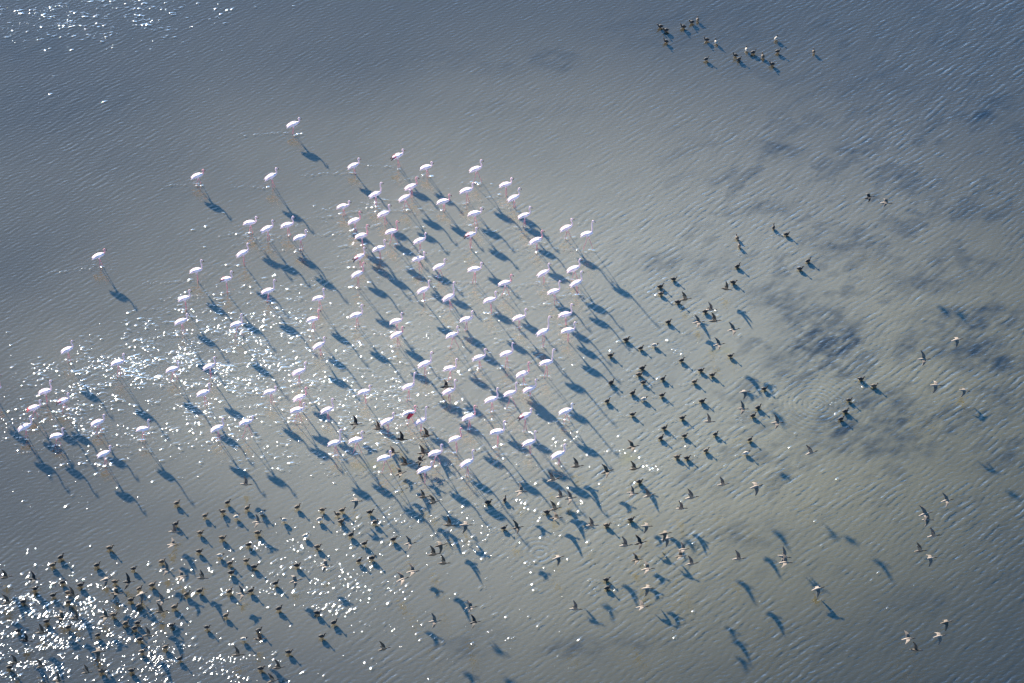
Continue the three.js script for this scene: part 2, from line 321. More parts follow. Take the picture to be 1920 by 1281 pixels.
flamingo(-6.47, -0.97, 0.62, 'high', -1, 'n', 'white flamingo, raised neck, thirty-five percent across and forty-six percent down');
flamingo(-7.97, 0.86, 0.53, 'low', 19, 'n', 'white flamingo, low curved neck, thirty-one percent across and fifty-one percent down');
flamingo(-4.81, -0.70, 0.51, 'curved', -1, 'n', 'white flamingo, curved neck, thirty-nine percent across and forty-seven percent down');
flamingo(-4.76, 0.29, 0.63, 'low', 14, 'p', 'pink-necked flamingo, low curved neck, thirty-nine percent across and forty-nine percent down');
flamingo(-3.71, -2.59, 0.62, 'curved', 18, 'n', 'white flamingo, curved neck, forty-one percent across and forty-two percent down');
flamingo(-2.63, -2.07, 0.66, 'tall', 18, 'n', 'white flamingo, tall upright neck, forty-four percent across and forty-four percent down');
flamingo(-1.89, -0.73, 0.59, 'curved', 3, 'n', 'white flamingo, curved neck, forty-six percent across and forty-seven percent down');
flamingo(-2.46, 0.39, 0.70, 'curved', 3, 'n', 'white flamingo, curved neck, forty-four percent across and forty-nine percent down');
flamingo(-1.34, 1.66, 0.56, 'curved', 8, 'n', 'white flamingo, curved neck, forty-seven percent across and fifty-two percent down');
flamingo(-3.56, 2.13, 0.63, 'high', 14, 'n', 'white flamingo, raised neck, forty-two percent across and fifty-three percent down');
flamingo(-2.52, 2.39, 0.61, 'high', -3, 'n', 'white flamingo, raised neck, forty-four percent across and fifty-four percent down');
flamingo(-4.19, 3.70, 0.79, 'tall', 13, 'n', 'white flamingo, tall upright neck, forty percent across and fifty-seven percent down');
flamingo(-2.55, 3.70, 0.53, 'high', 15, 'n', 'white flamingo, raised neck, forty-four percent across and fifty-seven percent down');
flamingo(-8.71, 2.62, 0.63, 'curved', 16, 'n', 'white flamingo, curved neck, twenty-nine percent across and fifty-four percent down');
flamingo(-9.84, 3.83, 0.61, 'tucked', -5, 'n', 'white flamingo, hunched neck, twenty-six percent across and fifty-seven percent down');
flamingo(-8.61, 4.16, 0.60, 'curved', 19, 'p', 'pink-necked flamingo, curved neck, twenty-nine percent across and fifty-eight percent down');
flamingo(-6.00, 3.80, 0.58, 'low', -4, 'n', 'white flamingo, low curved neck, thirty-six percent across and fifty-seven percent down');
flamingo(-8.68, 4.93, 0.61, 'low', 3, 'n', 'white flamingo, low curved neck, twenty-nine percent across and sixty percent down');
flamingo(-7.47, 4.87, 0.55, 'high', 10, 'n', 'white flamingo, raised neck, thirty-two percent across and sixty percent down');
flamingo(-5.02, 5.57, 0.58, 'low', 18, 'n', 'white flamingo, low curved neck, thirty-eight percent across and sixty-two percent down');
flamingo(-4.15, 5.09, 0.58, 'low', 3, 'c', 'flamingo opening a wing with crimson underside, midst of the flock');
flamingo(-3.67, 5.51, 0.52, 'tall', 18, 'n', 'white flamingo, tall upright neck, forty-one percent across and sixty-two percent down');
flamingo(-1.72, 5.38, 0.63, 'high', 8, 'p', 'pink-necked flamingo, raised neck, forty-six percent across and sixty-one percent down');
flamingo(-2.25, 6.72, 0.67, 'high', 2, 'p', 'pink-necked flamingo, raised neck, forty-five percent across and sixty-four percent down');
flamingo(-7.08, 7.00, 0.70, 'tall', 2, 'n', 'white flamingo, tall upright neck, thirty-three percent across and sixty-five percent down');
flamingo(-6.24, 6.84, 0.70, 'curved', -1, 's', 'white flamingo, curved neck, thirty-five percent across and sixty-four percent down');
flamingo(-5.07, 7.97, 0.78, 'low', -4, 'n', 'white flamingo, low curved neck, thirty-eight percent across and sixty-seven percent down');
flamingo(-3.04, 7.53, 0.64, 'curved', -2, 'n', 'white flamingo, curved neck, forty-three percent across and sixty-six percent down');
flamingo(-3.45, 8.56, 0.70, 'low', 12, 'n', 'white flamingo, low curved neck, forty-two percent across and sixty-nine percent down');
flamingo(-1.77, 8.16, 0.70, 'high', 20, 'n', 'white flamingo, raised neck, forty-six percent across and sixty-eight percent down');
flamingo(2.35, -0.02, 0.59, 'curved', -2, 'n', 'white flamingo, curved neck, fifty-six percent across and forty-eight percent down');
flamingo(2.25, -1.07, 0.56, 'high', -5, 'n', 'white flamingo, raised neck, fifty-five percent across and forty-six percent down');
flamingo(1.31, 0.32, 0.81, 'tall', 20, 'n', 'flamingo stretching the straightest, tallest neck of the flock, near its right side');
flamingo(0.32, -0.87, 0.56, 'curved', 8, 'n', 'white flamingo, curved neck, fifty-one percent across and forty-seven percent down');
flamingo(-0.20, 1.63, 0.76, 'high', 5, 'n', 'white flamingo, raised neck, fifty percent across and fifty-two percent down');
flamingo(1.44, 2.23, 0.79, 'tall', 0, 'n', 'white flamingo, tall upright neck, fifty-three percent across and fifty-three percent down');
flamingo(0.46, 2.69, 0.58, 'high', 9, 'p', 'pink-necked flamingo, raised neck, fifty-one percent across and fifty-five percent down');
flamingo(0.74, 3.38, 0.38, 'curved', 15, 'n', 'white flamingo, curved neck, fifty-two percent across and fifty-seven percent down');
flamingo(-0.05, 4.09, 0.77, 'high', 6, 'n', 'white flamingo, raised neck, fifty percent across and fifty-eight percent down');
flamingo(-0.81, 4.35, 0.66, 'high', 5, 'n', 'white flamingo, raised neck, forty-eight percent across and fifty-nine percent down');
flamingo(2.19, 4.93, 0.55, 'low', 8, 'w', 'white flamingo splashing at the right edge of the flock, facing the ducks');
flamingo(0.53, 5.51, 0.82, 'tucked', 18, 'b', 'dark-tailed flamingo, hunched neck, fifty-one percent across and sixty-one percent down');
flamingo(-0.56, 6.43, 0.79, 'high', -5, 'n', 'white flamingo, raised neck, forty-nine percent across and sixty-three percent down');
flamingo(0.71, 6.84, 0.58, 'high', 7, 'n', 'white flamingo, raised neck, fifty-two percent across and sixty-five percent down');
flamingo(1.87, 7.47, 0.51, 'curved', 16, 'n', 'flamingo at the lower right tip of the flock, nearest to flying ducks');
duck(6.88, -22.18, 0.09, 184, 'd', 'dark duck in the shallows facing left, sixty-five percent across and four percent down');
duck(7.13, -21.89, 0.09, 187, 'd', 'dark duck in the shallows facing left, sixty-six percent across and four percent down');
duck(7.10, -21.01, 0.09, 161, 'd', 'dark duck in the shallows facing left, sixty-five percent across and six percent down');
duck(7.94, -22.16, 0.09, 173, 'd', 'dark duck in the shallows facing left, sixty-seven percent across and four percent down');
duck(8.35, -22.52, 0.09, 194, 'd', 'dark duck in the shallows facing left, sixty-eight percent across and three percent down');
duck(8.62, -22.69, 0.09, 84, 'b', 'brown duck in the shallows facing away, sixty-nine percent across and three percent down');
duck(8.98, -21.14, 0.09, 171, 'd', 'dark duck in the shallows facing left, sixty-nine percent across and six percent down');
duck(9.42, -20.93, 0.09, 108, 'w', 'pale-flanked duck in the shallows facing away, seventy percent across and six percent down');
duck(8.89, -19.63, 0.09, 20, 'd', 'dark duck in the shallows, sixty-nine percent across and nine percent down');
duck(10.25, -19.92, 0.09, 166, 'd', 'dark duck in the shallows facing left, seventy-two percent across and eight percent down');
duck(10.39, -19.63, 0.09, 30, 'd', 'dark duck in the shallows, seventy-two percent across and nine percent down');
duck(10.79, -20.35, 0.09, 93, 'w', 'pale-flanked duck in the shallows facing away, seventy-three percent across and seven percent down');
duck(11.07, -20.15, 0.09, 25, 'd', 'dark duck in the shallows, seventy-four percent across and eight percent down');
duck(11.51, -19.84, 0.09, 98, 'b', 'brown duck in the shallows facing away, seventy-five percent across and eight percent down');
duck(11.90, -19.26, 0.09, 167, 'd', 'dark duck in the shallows facing left, seventy-five percent across and nine percent down');
duck(12.19, -21.22, 0.09, 61, 'w', 'pale-flanked duck in the shallows facing away, seventy-six percent across and six percent down');
duck(12.20, -20.23, 0.09, 17, 'd', 'dark duck in the shallows, seventy-six percent across and seven percent down');
duck(13.86, -20.19, 0.09, 92, 'b', 'brown duck in the shallows facing away, seventy-nine percent across and seven percent down');
duck(-13.26, 9.83, 0.09, 27, 'b', 'brown duck in the shallows, seventeen percent across and seventy-four percent down');
duck(-12.10, 10.55, 0.09, 25, 'b', 'brown duck in the shallows, twenty percent across and seventy-five percent down');
duck(-11.26, 9.79, 0.09, 29, 'd', 'dark duck in the shallows, twenty-two percent across and seventy-three percent down');
duck(-11.41, 10.31, 0.09, 193, 'b', 'brown duck in the shallows facing left, twenty-two percent across and seventy-five percent down');
duck(-10.85, 10.61, 0.09, 16, 'w', 'pale-flanked duck in the shallows, twenty-three percent across and seventy-six percent down');
duck(-10.46, 10.11, 0.09, 32, 'b', 'brown duck in the shallows, twenty-four percent across and seventy-four percent down');
duck(-9.86, 10.40, 0.09, 24, 'w', 'pale-flanked duck in the shallows, twenty-six percent across and seventy-five percent down');
duck(-8.48, 10.05, 0.09, 26, 'b', 'brown duck in the shallows, twenty-nine percent across and seventy-four percent down');
duck(-8.97, 10.79, 0.09, 180, 'w', 'pale-flanked duck in the shallows facing left, twenty-eight percent across and seventy-six percent down');
duck(-13.22, 11.02, 0.09, 20, 'd', 'dark duck in the shallows, seventeen percent across and seventy-seven percent down');
duck(-12.22, 11.51, 0.09, 1, 'b', 'brown duck in the shallows, twenty percent across and seventy-eight percent down');
duck(-11.34, 11.80, 0.09, 4, 'b', 'brown duck in the shallows, twenty-two percent across and seventy-nine percent down');
duck(-9.97, 11.51, 0.09, -3, 'b', 'brown duck in the shallows, twenty-five percent across and seventy-eight percent down');
duck(-12.19, 12.54, 0.09, -3, 'd', 'dark duck in the shallows, nineteen percent across and eighty-one percent down');
duck(-11.36, 12.79, 0.09, 2, 'w', 'pale-flanked duck in the shallows, twenty-one percent across and eighty-one percent down');
duck(-10.95, 13.21, 0.09, 14, 'b', 'brown duck in the shallows, twenty-two percent across and eighty-two percent down');
duck(-10.88, 13.72, 0.09, 19, 'd', 'dark duck in the shallows, twenty-three percent across and eighty-four percent down');
duck(-10.33, 13.06, 0.09, -5, 'b', 'brown duck in the shallows, twenty-four percent across and eighty-two percent down');
duck(-10.00, 13.40, 0.09, 11, 'd', 'dark duck in the shallows, twenty-five percent across and eighty-three percent down');
duck(-10.28, 12.17, 0.09, 10, 'd', 'dark duck in the shallows, twenty-four percent across and eighty percent down');
duck(-8.35, 13.32, 0.09, -1, 'd', 'dark duck in the shallows, twenty-nine percent across and eighty-three percent down');
duck(-8.09, 11.69, 0.09, 18, 'w', 'pale-flanked duck in the shallows, thirty percent across and seventy-eight percent down');
duck(-7.59, 12.29, 0.09, 12, 'b', 'brown duck in the shallows, thirty-one percent across and eighty percent down');
duck(-13.60, 13.12, 0.09, 10, 'b', 'brown duck in the shallows, sixteen percent across and eighty-two percent down');
duck(-9.13, 14.30, 0.09, 18, 'd', 'dark duck in the shallows, twenty-seven percent across and eighty-five percent down');
duck(-13.88, 14.40, 0.09, 19, 'b', 'brown duck in the shallows, fifteen percent across and eighty-six percent down');
duck(-7.49, 10.21, 0.09, -5, 'b', 'brown duck in the shallows, thirty-one percent across and seventy-five percent down');
duck(-6.71, 10.24, 0.09, 20, 'b', 'brown duck in the shallows, thirty-three percent across and seventy-five percent down');
duck(-6.88, 10.46, 0.09, 170, 'b', 'brown duck in the shallows facing left, thirty-four percent across and seventy-five percent down');
duck(-5.61, 10.34, 0.09, 4, 'd', 'dark duck in the shallows, thirty-six percent across and seventy-five percent down');
duck(-5.40, 10.91, 0.09, 10, 'b', 'brown duck in the shallows, thirty-seven percent across and seventy-six percent down');
duck(-7.57, 10.76, 0.09, 19, 'w', 'pale-flanked duck in the shallows, thirty-one percent across and seventy-six percent down');
duck(-6.73, 10.87, 0.09, 15, 'b', 'brown duck in the shallows, thirty-three percent across and seventy-six percent down');
duck(-6.31, 11.62, 0.09, 34, 'd', 'dark duck in the shallows, thirty-four percent across and seventy-eight percent down');
duck(-5.77, 12.11, 0.09, 14, 'd', 'dark duck in the shallows, thirty-six percent across and seventy-nine percent down');
duck(-4.65, 11.87, 0.09, 13, 'd', 'dark duck in the shallows, thirty-eight percent across and seventy-nine percent down');
duck(-5.95, 13.06, 0.09, 28, 'd', 'dark duck in the shallows, thirty-five percent across and eighty-two percent down');
duck(-5.45, 12.91, 0.09, 6, 'd', 'dark duck in the shallows, thirty-six percent across and eighty-two percent down');
duck(-15.70, 12.36, 0.09, 5, 'b', 'brown duck in the shallows, eleven percent across and eighty percent down');
duck(-17.56, 12.87, 0.09, 35, 'd', 'dark duck in the shallows, six percent across and eighty-one percent down');
duck(-17.82, 13.31, 0.09, 14, 'b', 'brown duck in the shallows, five percent across and eighty-three percent down');
duck(-16.11, 13.31, 0.09, 25, 'd', 'dark duck in the shallows, nine percent across and eighty-three percent down');
duck(-14.67, 13.50, 0.09, 7, 'd', 'dark duck in the shallows, thirteen percent across and eighty-three percent down');
duck(-17.35, 14.26, 0.09, 7, 'd', 'dark duck in the shallows, six percent across and eighty-five percent down');
duck(-16.65, 14.40, 0.09, 9, 'd', 'dark duck in the shallows, eight percent across and eighty-six percent down');
duck(-15.33, 14.23, 0.09, -4, 'b', 'brown duck in the shallows, eleven percent across and eighty-five percent down');
duck(-14.36, 14.61, 0.09, 32, 'b', 'brown duck in the shallows, fourteen percent across and eighty-six percent down');
duck(-18.38, 14.61, 0.09, -4, 'd', 'dark duck in the shallows, three percent across and eighty-six percent down');
duck(-17.65, 14.96, 0.09, 18, 'd', 'dark duck in the shallows, five percent across and eighty-seven percent down');
duck(-17.09, 14.81, 0.09, 14, 'b', 'brown duck in the shallows, seven percent across and eighty-seven percent down');
duck(-17.03, 15.33, 0.09, 11, 'd', 'dark duck in the shallows, seven percent across and eighty-eight percent down');
duck(-18.76, 15.30, 0.09, 7, 'd', 'dark duck in the shallows, two percent across and eighty-eight percent down');
duck(-14.30, 15.53, 0.09, 28, 'b', 'brown duck in the shallows, fourteen percent across and eighty-nine percent down');
duck(-14.64, 15.21, 0.09, 6, 'd', 'dark duck in the shallows, thirteen percent across and eighty-eight percent down');
duck(-15.24, 16.02, 0.09, 1, 'b', 'brown duck in the shallows, eleven percent across and ninety percent down');
duck(-17.76, 16.36, 0.09, 15, 'd', 'dark duck in the shallows, five percent across and ninety-one percent down');
duck(-16.90, 16.67, 0.09, 18, 'd', 'dark duck in the shallows, seven percent across and ninety-two percent down');
duck(-18.80, 16.87, 0.09, 4, 'd', 'dark duck in the shallows, two percent across and ninety-two percent down');
duck(-15.74, 17.09, 0.09, 22, 'd', 'dark duck in the shallows, ten percent across and ninety-three percent down');
duck(-14.74, 16.47, 0.09, 34, 'b', 'brown duck in the shallows, twelve percent across and ninety-one percent down');
duck(-14.28, 16.44, 0.09, -3, 'd', 'dark duck in the shallows, thirteen percent across and ninety-one percent down');
duck(-14.37, 16.73, 0.09, 21, 'd', 'dark duck in the shallows, thirteen percent across and ninety-two percent down');
duck(-14.11, 17.31, 0.09, 0, 'd', 'dark duck in the shallows, fourteen percent across and ninety-three percent down');
duck(-18.91, 18.77, 0.09, 1, 'd', 'dark duck in the shallows, one percent across and ninety-eight percent down');
duck(-15.43, 18.99, 0.09, 1, 'b', 'brown duck in the shallows, ten percent across and ninety-eight percent down');
duck(-14.31, 18.94, 0.09, -1, 'd', 'dark duck in the shallows, thirteen percent across and ninety-eight percent down');
duck(-13.99, 17.96, 0.09, -3, 'b', 'brown duck in the shallows, fourteen percent across and ninety-five percent down');
duck(-12.51, 14.90, 0.09, 30, 'b', 'brown duck in the shallows, eighteen percent across and eighty-seven percent down');
duck(-12.03, 14.72, 0.09, 8, 'd', 'dark duck in the shallows, nineteen percent across and eighty-six percent down');
duck(-10.88, 14.75, 0.09, 33, 'b', 'brown duck in the shallows, twenty-two percent across and eighty-six percent down');
duck(-10.06, 14.71, 0.09, 23, 'd', 'dark duck in the shallows, twenty-four percent across and eighty-six percent down');
duck(-8.93, 15.67, 0.09, 15, 'd', 'dark duck in the shallows, twenty-seven percent across and eighty-nine percent down');
duck(-12.93, 15.59, 0.09, 20, 'b', 'brown duck in the shallows, seventeen percent across and eighty-nine percent down');
duck(-12.97, 16.57, 0.09, 5, 'd', 'dark duck in the shallows, seventeen percent across and ninety-one percent down');
duck(-11.62, 16.67, 0.09, 0, 'd', 'dark duck in the shallows, twenty percent across and ninety-two percent down');
duck(-10.94, 16.05, 0.09, 24, 'b', 'brown duck in the shallows, twenty-two percent across and ninety percent down');
duck(-9.64, 16.84, 0.09, 21, 'd', 'dark duck in the shallows, twenty-five percent across and ninety-two percent down');
duck(-10.18, 17.31, 0.09, -1, 'w', 'pale-flanked duck in the shallows, twenty-four percent across and ninety-three percent down');
duck(-8.45, 17.98, 0.09, 5, 'd', 'dark duck in the shallows, twenty-eight percent across and ninety-five percent down');
duck(-9.45, 18.84, 0.09, 8, 'd', 'dark duck in the shallows, twenty-five percent across and ninety-eight percent down');
duck(-13.12, 17.73, 0.09, 24, 'b', 'brown duck in the shallows, sixteen percent across and ninety-five percent down');
duck(-12.54, 18.33, 0.09, 33, 'd', 'dark duck in the shallows, eighteen percent across and ninety-six percent down');
duck(-7.46, 15.90, 0.09, -0, 'd', 'dark duck in the shallows, thirty-one percent across and ninety percent down');
duck(-6.80, 16.42, 0.09, 28, 'd', 'dark duck in the shallows, thirty-three percent across and ninety-one percent down');
duck(-7.23, 17.15, 0.09, 9, 'd', 'dark duck in the shallows, thirty-one percent across and ninety-three percent down');
duck(11.30, -7.45, 0.06, 79, 'd', 'dark duck swimming facing away, seventy-six percent across and thirty-three percent down');
duck(11.83, -7.00, 0.06, 0, 'd', 'dark duck swimming, seventy-seven percent across and thirty-four percent down');
duck(9.70, -6.74, 0.06, 103, 'b', 'brown duck swimming facing away, seventy-two percent across and thirty-five percent down');
duck(9.76, -6.20, 0.06, 89, 'b', 'brown duck swimming facing away, seventy-two percent across and thirty-six percent down');
duck(9.61, -4.84, 0.06, 25, 'd', 'dark duck swimming, seventy-two percent across and thirty-nine percent down');
duck(9.38, -3.78, 0.06, -4, 'd', 'dark duck swimming, seventy-two percent across and forty-one percent down');
duck(12.65, -5.20, 0.06, 31, 'd', 'dark duck swimming, seventy-nine percent across and thirty-eight percent down');
duck(12.27, -4.68, 0.06, -5, 'd', 'dark duck swimming, seventy-eight percent across and thirty-nine percent down');
duck(8.12, -1.88, 0.06, 20, 'd', 'dark duck swimming, sixty-nine percent across and forty-five percent down');
duck(6.86, -3.99, 0.06, -1, 'd', 'dark duck swimming, sixty-six percent across and forty-one percent down');
duck(6.28, -3.50, 0.06, 10, 'd', 'dark duck swimming, sixty-four percent across and forty-two percent down');
duck(6.29, -3.03, 0.06, 1, 'b', 'brown duck swimming, sixty-five percent across and forty-three percent down');
duck(6.99, -2.49, 0.06, 1, 'd', 'dark duck swimming, sixty-six percent across and forty-four percent down');
duck(6.54, -1.20, 0.06, 14, 'd', 'dark duck swimming, sixty-five percent across and forty-seven percent down');
duck(4.75, -0.07, 0.06, 10, 'd', 'dark duck swimming, sixty-one percent across and fifty percent down');
duck(5.34, 0.47, 0.06, 22, 'd', 'dark duck swimming, sixty-three percent across and fifty-one percent down');
duck(5.93, 0.30, 0.06, -0, 'w', 'pale-flanked duck swimming, sixty-four percent across and fifty percent down');
duck(7.01, 1.24, 0.06, 22, 'd', 'dark duck swimming, sixty-seven percent across and fifty-three percent down');
duck(9.04, 0.96, 0.06, 3, 'd', 'dark duck swimming, seventy-one percent across and fifty-two percent down');
duck(4.08, 0.92, 0.06, -2, 'd', 'dark duck swimming, sixty percent across and fifty-two percent down');
duck(5.37, 1.72, 0.06, 10, 'd', 'dark duck swimming, sixty-three percent across and fifty-four percent down');
duck(5.23, 2.12, 0.06, 6, 'b', 'brown duck swimming, sixty-two percent across and fifty-five percent down');
duck(5.39, 2.62, 0.06, 2, 'd', 'dark duck swimming, sixty-three percent across and fifty-six percent down');
duck(6.19, 2.39, 0.06, 33, 'd', 'dark duck swimming, sixty-five percent across and fifty-five percent down');
duck(4.07, 2.62, 0.06, 34, 'd', 'dark duck swimming, sixty percent across and fifty-six percent down');
duck(4.93, 3.26, 0.06, 26, 'd', 'dark duck swimming, sixty-two percent across and fifty-seven percent down');
duck(5.39, 3.65, 0.06, 17, 'w', 'pale-flanked duck swimming, sixty-three percent across and fifty-eight percent down');
duck(6.13, 3.40, 0.06, 9, 'd', 'dark duck swimming, sixty-five percent across and fifty-eight percent down');
duck(3.88, 3.76, 0.06, 31, 'd', 'dark duck swimming, fifty-nine percent across and fifty-nine percent down');
duck(4.89, 4.57, 0.06, -3, 'd', 'dark duck swimming, sixty-two percent across and sixty-one percent down');
duck(6.91, 4.78, 0.06, 11, 'd', 'dark duck swimming, sixty-seven percent across and sixty-one percent down');
duck(7.49, 2.57, 0.06, 11, 'b', 'brown duck swimming, sixty-eight percent across and fifty-six percent down');
duck(7.78, 1.86, 0.06, -3, 'd', 'dark duck swimming, sixty-eight percent across and fifty-four percent down');
duck(7.75, 3.76, 0.06, 15, 'd', 'dark duck swimming, sixty-nine percent across and fifty-nine percent down');
duck(8.24, 2.15, 0.06, -2, 'd', 'dark duck swimming, seventy percent across and fifty-five percent down');
duck(10.33, 3.01, 0.06, 17, 'd', 'dark duck swimming, seventy-five percent across and fifty-seven percent down');
duck(10.02, 4.15, 0.06, 29, 'd', 'dark duck swimming, seventy-four percent across and sixty percent down');
duck(9.79, 4.64, 0.06, 17, 'd', 'dark duck swimming, seventy-four percent across and sixty-one percent down');
duck(6.96, 5.86, 0.06, 10, 'd', 'dark duck swimming, sixty-seven percent across and sixty-four percent down');
duck(8.21, 5.76, 0.06, 32, 'd', 'dark duck swimming, seventy percent across and sixty-three percent down');
duck(9.59, 6.08, 0.06, 28, 'd', 'dark duck swimming, seventy-three percent across and sixty-four percent down');
duck(9.41, 6.90, 0.06, 7, 'w', 'pale-flanked duck swimming, seventy-three percent across and sixty-six percent down');
duck(7.79, 6.74, 0.06, 28, 'b', 'brown duck swimming, sixty-nine percent across and sixty-six percent down');
duck(6.62, 7.11, 0.06, -2, 'b', 'brown duck swimming, sixty-six percent across and sixty-seven percent down');
duck(7.01, 7.17, 0.06, 12, 'd', 'dark duck swimming, sixty-seven percent across and sixty-seven percent down');
duck(14.34, 2.40, 0.06, -3, 'd', 'dark duck swimming, eighty-four percent across and fifty-five percent down');
duck(14.85, 2.83, 0.06, 3, 'b', 'brown duck swimming, eighty-five percent across and fifty-six percent down');
duck(13.76, 3.70, 0.06, -1, 'd', 'dark duck swimming, eighty-three percent across and fifty-eight percent down');
duck(13.56, 4.38, 0.06, 25, 'd', 'dark duck swimming, eighty-three percent across and sixty percent down');
duck(13.35, 4.85, 0.06, 21, 'd', 'dark duck swimming, eighty-two percent across and sixty-one percent down');
duck(6.16, 5.38, 0.06, 13, 'd', 'dark duck swimming, sixty-five percent across and sixty-three percent down');
duck(6.00, 5.98, 0.06, 33, 'd', 'dark duck swimming, sixty-five percent across and sixty-four percent down');
duck(5.07, 8.56, 0.06, 6, 'd', 'dark duck swimming, sixty-two percent across and seventy percent down');
duck(-0.30, 9.60, 0.06, 68, 'd', 'dark duck swimming facing away, forty-nine percent across and seventy-three percent down');
duck(-0.95, 9.76, 0.06, 6, 'd', 'dark duck swimming, forty-eight percent across and seventy-three percent down');
duck(1.37, 10.30, 0.06, -2, 'd', 'dark duck swimming, fifty-three percent across and seventy-five percent down');
duck(3.72, 11.06, 0.06, -4, 'b', 'brown duck swimming, fifty-nine percent across and seventy-seven percent down');
duck(4.67, 10.73, 0.06, 9, 'd', 'dark duck swimming, sixty-two percent across and seventy-six percent down');
duck(-0.33, 11.21, 0.06, 19, 'd', 'dark duck swimming, forty-nine percent across and seventy-seven percent down');
duck(3.64, 14.08, 0.06, 9, 'd', 'dark duck swimming, fifty-nine percent across and eighty-five percent down');
duck(3.67, 14.53, 0.06, 18, 'd', 'dark duck swimming, fifty-nine percent across and eighty-six percent down');
flyer(9.03, 0.33, -2.99, -10, 'u', 'b', 'brown duck flying with wings raised, seventy-one percent across and forty-two percent down');
flyer(7.28, 0.33, -2.31, 2, 'u', 'b', 'brown duck flying with wings raised, sixty-seven percent across and forty-four percent down');
flyer(8.23, 1.52, -0.25, -8, 'u', 'w', 'pale-bellied duck flying with wings raised, seventy percent across and forty-five percent down');
flyer(7.77, 0.29, -0.87, 6, 'l', 'w', 'pale-bellied duck flying gliding low, sixty-eight percent across and forty-seven percent down');
flyer(8.40, 0.84, -0.33, -0, 'u', 'b', 'brown duck flying with wings raised, seventy percent across and forty-seven percent down');
flyer(9.16, 0.81, 0.21, 12, 'l', 'w', 'pale-bellied duck flying gliding low, seventy-two percent across and forty-eight percent down');
flyer(8.53, 0.71, 1.03, 9, 'l', 'w', 'pale-bellied duck flying gliding low, seventy percent across and fifty-one percent down');
flyer(15.31, 1.71, -7.44, 10, 'c', 'd', 'dark duck flying with arched wings, eighty-five percent across and twenty-nine percent down');
flyer(16.00, 1.71, -7.06, -4, 'c', 'w', 'pale-bellied duck flying with arched wings, eighty-six percent across and thirty percent down');
flyer(9.32, 2.00, 5.40, 12, 'd', 'w', 'pale-bellied duck flying with wings lowered, seventy-three percent across and fifty-seven percent down');
flyer(9.30, 0.93, 5.22, -0, 'l', 'w', 'pale-bellied duck flying gliding low, seventy-two percent across and sixty percent down');
flyer(10.57, 1.60, 6.79, -1, 'l', 'w', 'pale-bellied duck flying gliding low, seventy-six percent across and sixty-two percent down');
flyer(7.86, 1.54, 6.66, -1, 'u', 'w', 'pale-bellied duck flying with wings raised, sixty-nine percent across and sixty-two percent down');
flyer(11.83, 1.49, 8.45, 8, 'u', 'w', 'pale-bellied duck flying with wings raised, seventy-nine percent across and sixty-six percent down');
flyer(4.77, 1.30, 7.90, 12, 's', 'b', 'brown duck flying with wings spread, sixty-two percent across and sixty-five percent down');
flyer(2.57, 0.29, 7.94, 2, 'u', 'b', 'brown duck flying with wings raised, fifty-six percent across and sixty-eight percent down');
flyer(3.76, 0.44, 8.41, 13, 's', 'b', 'brown duck flying with wings spread, fifty-nine percent across and sixty-nine percent down');
flyer(4.87, 0.32, 8.12, 3, 'u', 'b', 'brown duck flying with wings raised, sixty-two percent across and sixty-nine percent down');
flyer(4.73, 0.60, 9.81, -9, 's', 'w', 'pale-bellied duck flying with wings spread, sixty-two percent across and seventy-two percent down');
flyer(5.38, 0.60, 9.97, 9, 'u', 'w', 'pale-bellied duck flying with wings raised, sixty-three percent across and seventy-three percent down');
flyer(7.02, 1.15, 10.66, -1, 'u', 'w', 'pale-bellied duck flying with wings raised, sixty-eight percent across and seventy-three percent down');
flyer(6.66, 0.38, 10.46, -11, 'u', 'w', 'pale-bellied duck flying with wings raised, sixty-seven percent across and seventy-four percent down');
flyer(1.61, 0.44, 8.90, 13, 'u', 'w', 'pale-bellied duck flying with wings raised, fifty-four percent across and seventy percent down');
flyer(0.34, 0.49, 9.62, -11, 's', 'w', 'pale-bellied duck flying with wings spread, fifty-one percent across and seventy-two percent down');
flyer(1.92, 0.33, 9.74, 3, 'u', 'w', 'pale-bellied duck flying with wings raised, fifty-five percent across and seventy-three percent down');
flyer(2.30, 0.33, 9.83, 1, 'l', 'w', 'pale-bellied duck flying gliding low, fifty-six percent across and seventy-three percent down');
flyer(1.68, 0.36, 10.47, 11, 'u', 'b', 'brown duck flying with wings raised, fifty-four percent across and seventy-five percent down');
flyer(1.70, 1.18, 11.84, -2, 's', 'b', 'brown duck flying with wings spread, fifty-four percent across and seventy-six percent down');
flyer(3.10, 0.82, 11.88, -6, 'u', 'w', 'pale-bellied duck flying with wings raised, fifty-eight percent across and seventy-seven percent down');
flyer(5.25, 0.47, 11.55, -5, 'd', 'w', 'pale-bellied duck flying with wings lowered, sixty-three percent across and seventy-seven percent down');
flyer(5.80, 2.93, 14.51, -7, 'd', 'b', 'brown duck flying with wings lowered, sixty-five percent across and seventy-eight percent down');
flyer(6.02, 0.49, 12.29, 3, 'd', 'w', 'pale-bellied duck flying with wings lowered, sixty-five percent across and seventy-nine percent down');
flyer(4.28, 3.05, 15.28, -3, 'u', 'w', 'pale-bellied duck flying with wings raised, sixty-one percent across and eighty percent down');
flyer(4.97, 0.44, 12.47, 8, 'l', 'd', 'dark duck flying gliding low, sixty-two percent across and eighty percent down');
flyer(6.60, 1.05, 13.45, -6, 'l', 'w', 'pale-bellied duck flying gliding low, sixty-seven percent across and eighty percent down');
flyer(-1.83, 0.38, 11.40, -3, 'd', 'w', 'pale-bellied duck flying with wings lowered, forty-five percent across and seventy-seven percent down');
flyer(-2.48, 0.49, 11.52, -6, 'u', 'b', 'brown duck flying with wings raised, forty-four percent across and seventy-seven percent down');
flyer(0.19, 0.60, 11.78, 14, 'l', 'b', 'brown duck flying gliding low, fifty percent across and seventy-seven percent down');
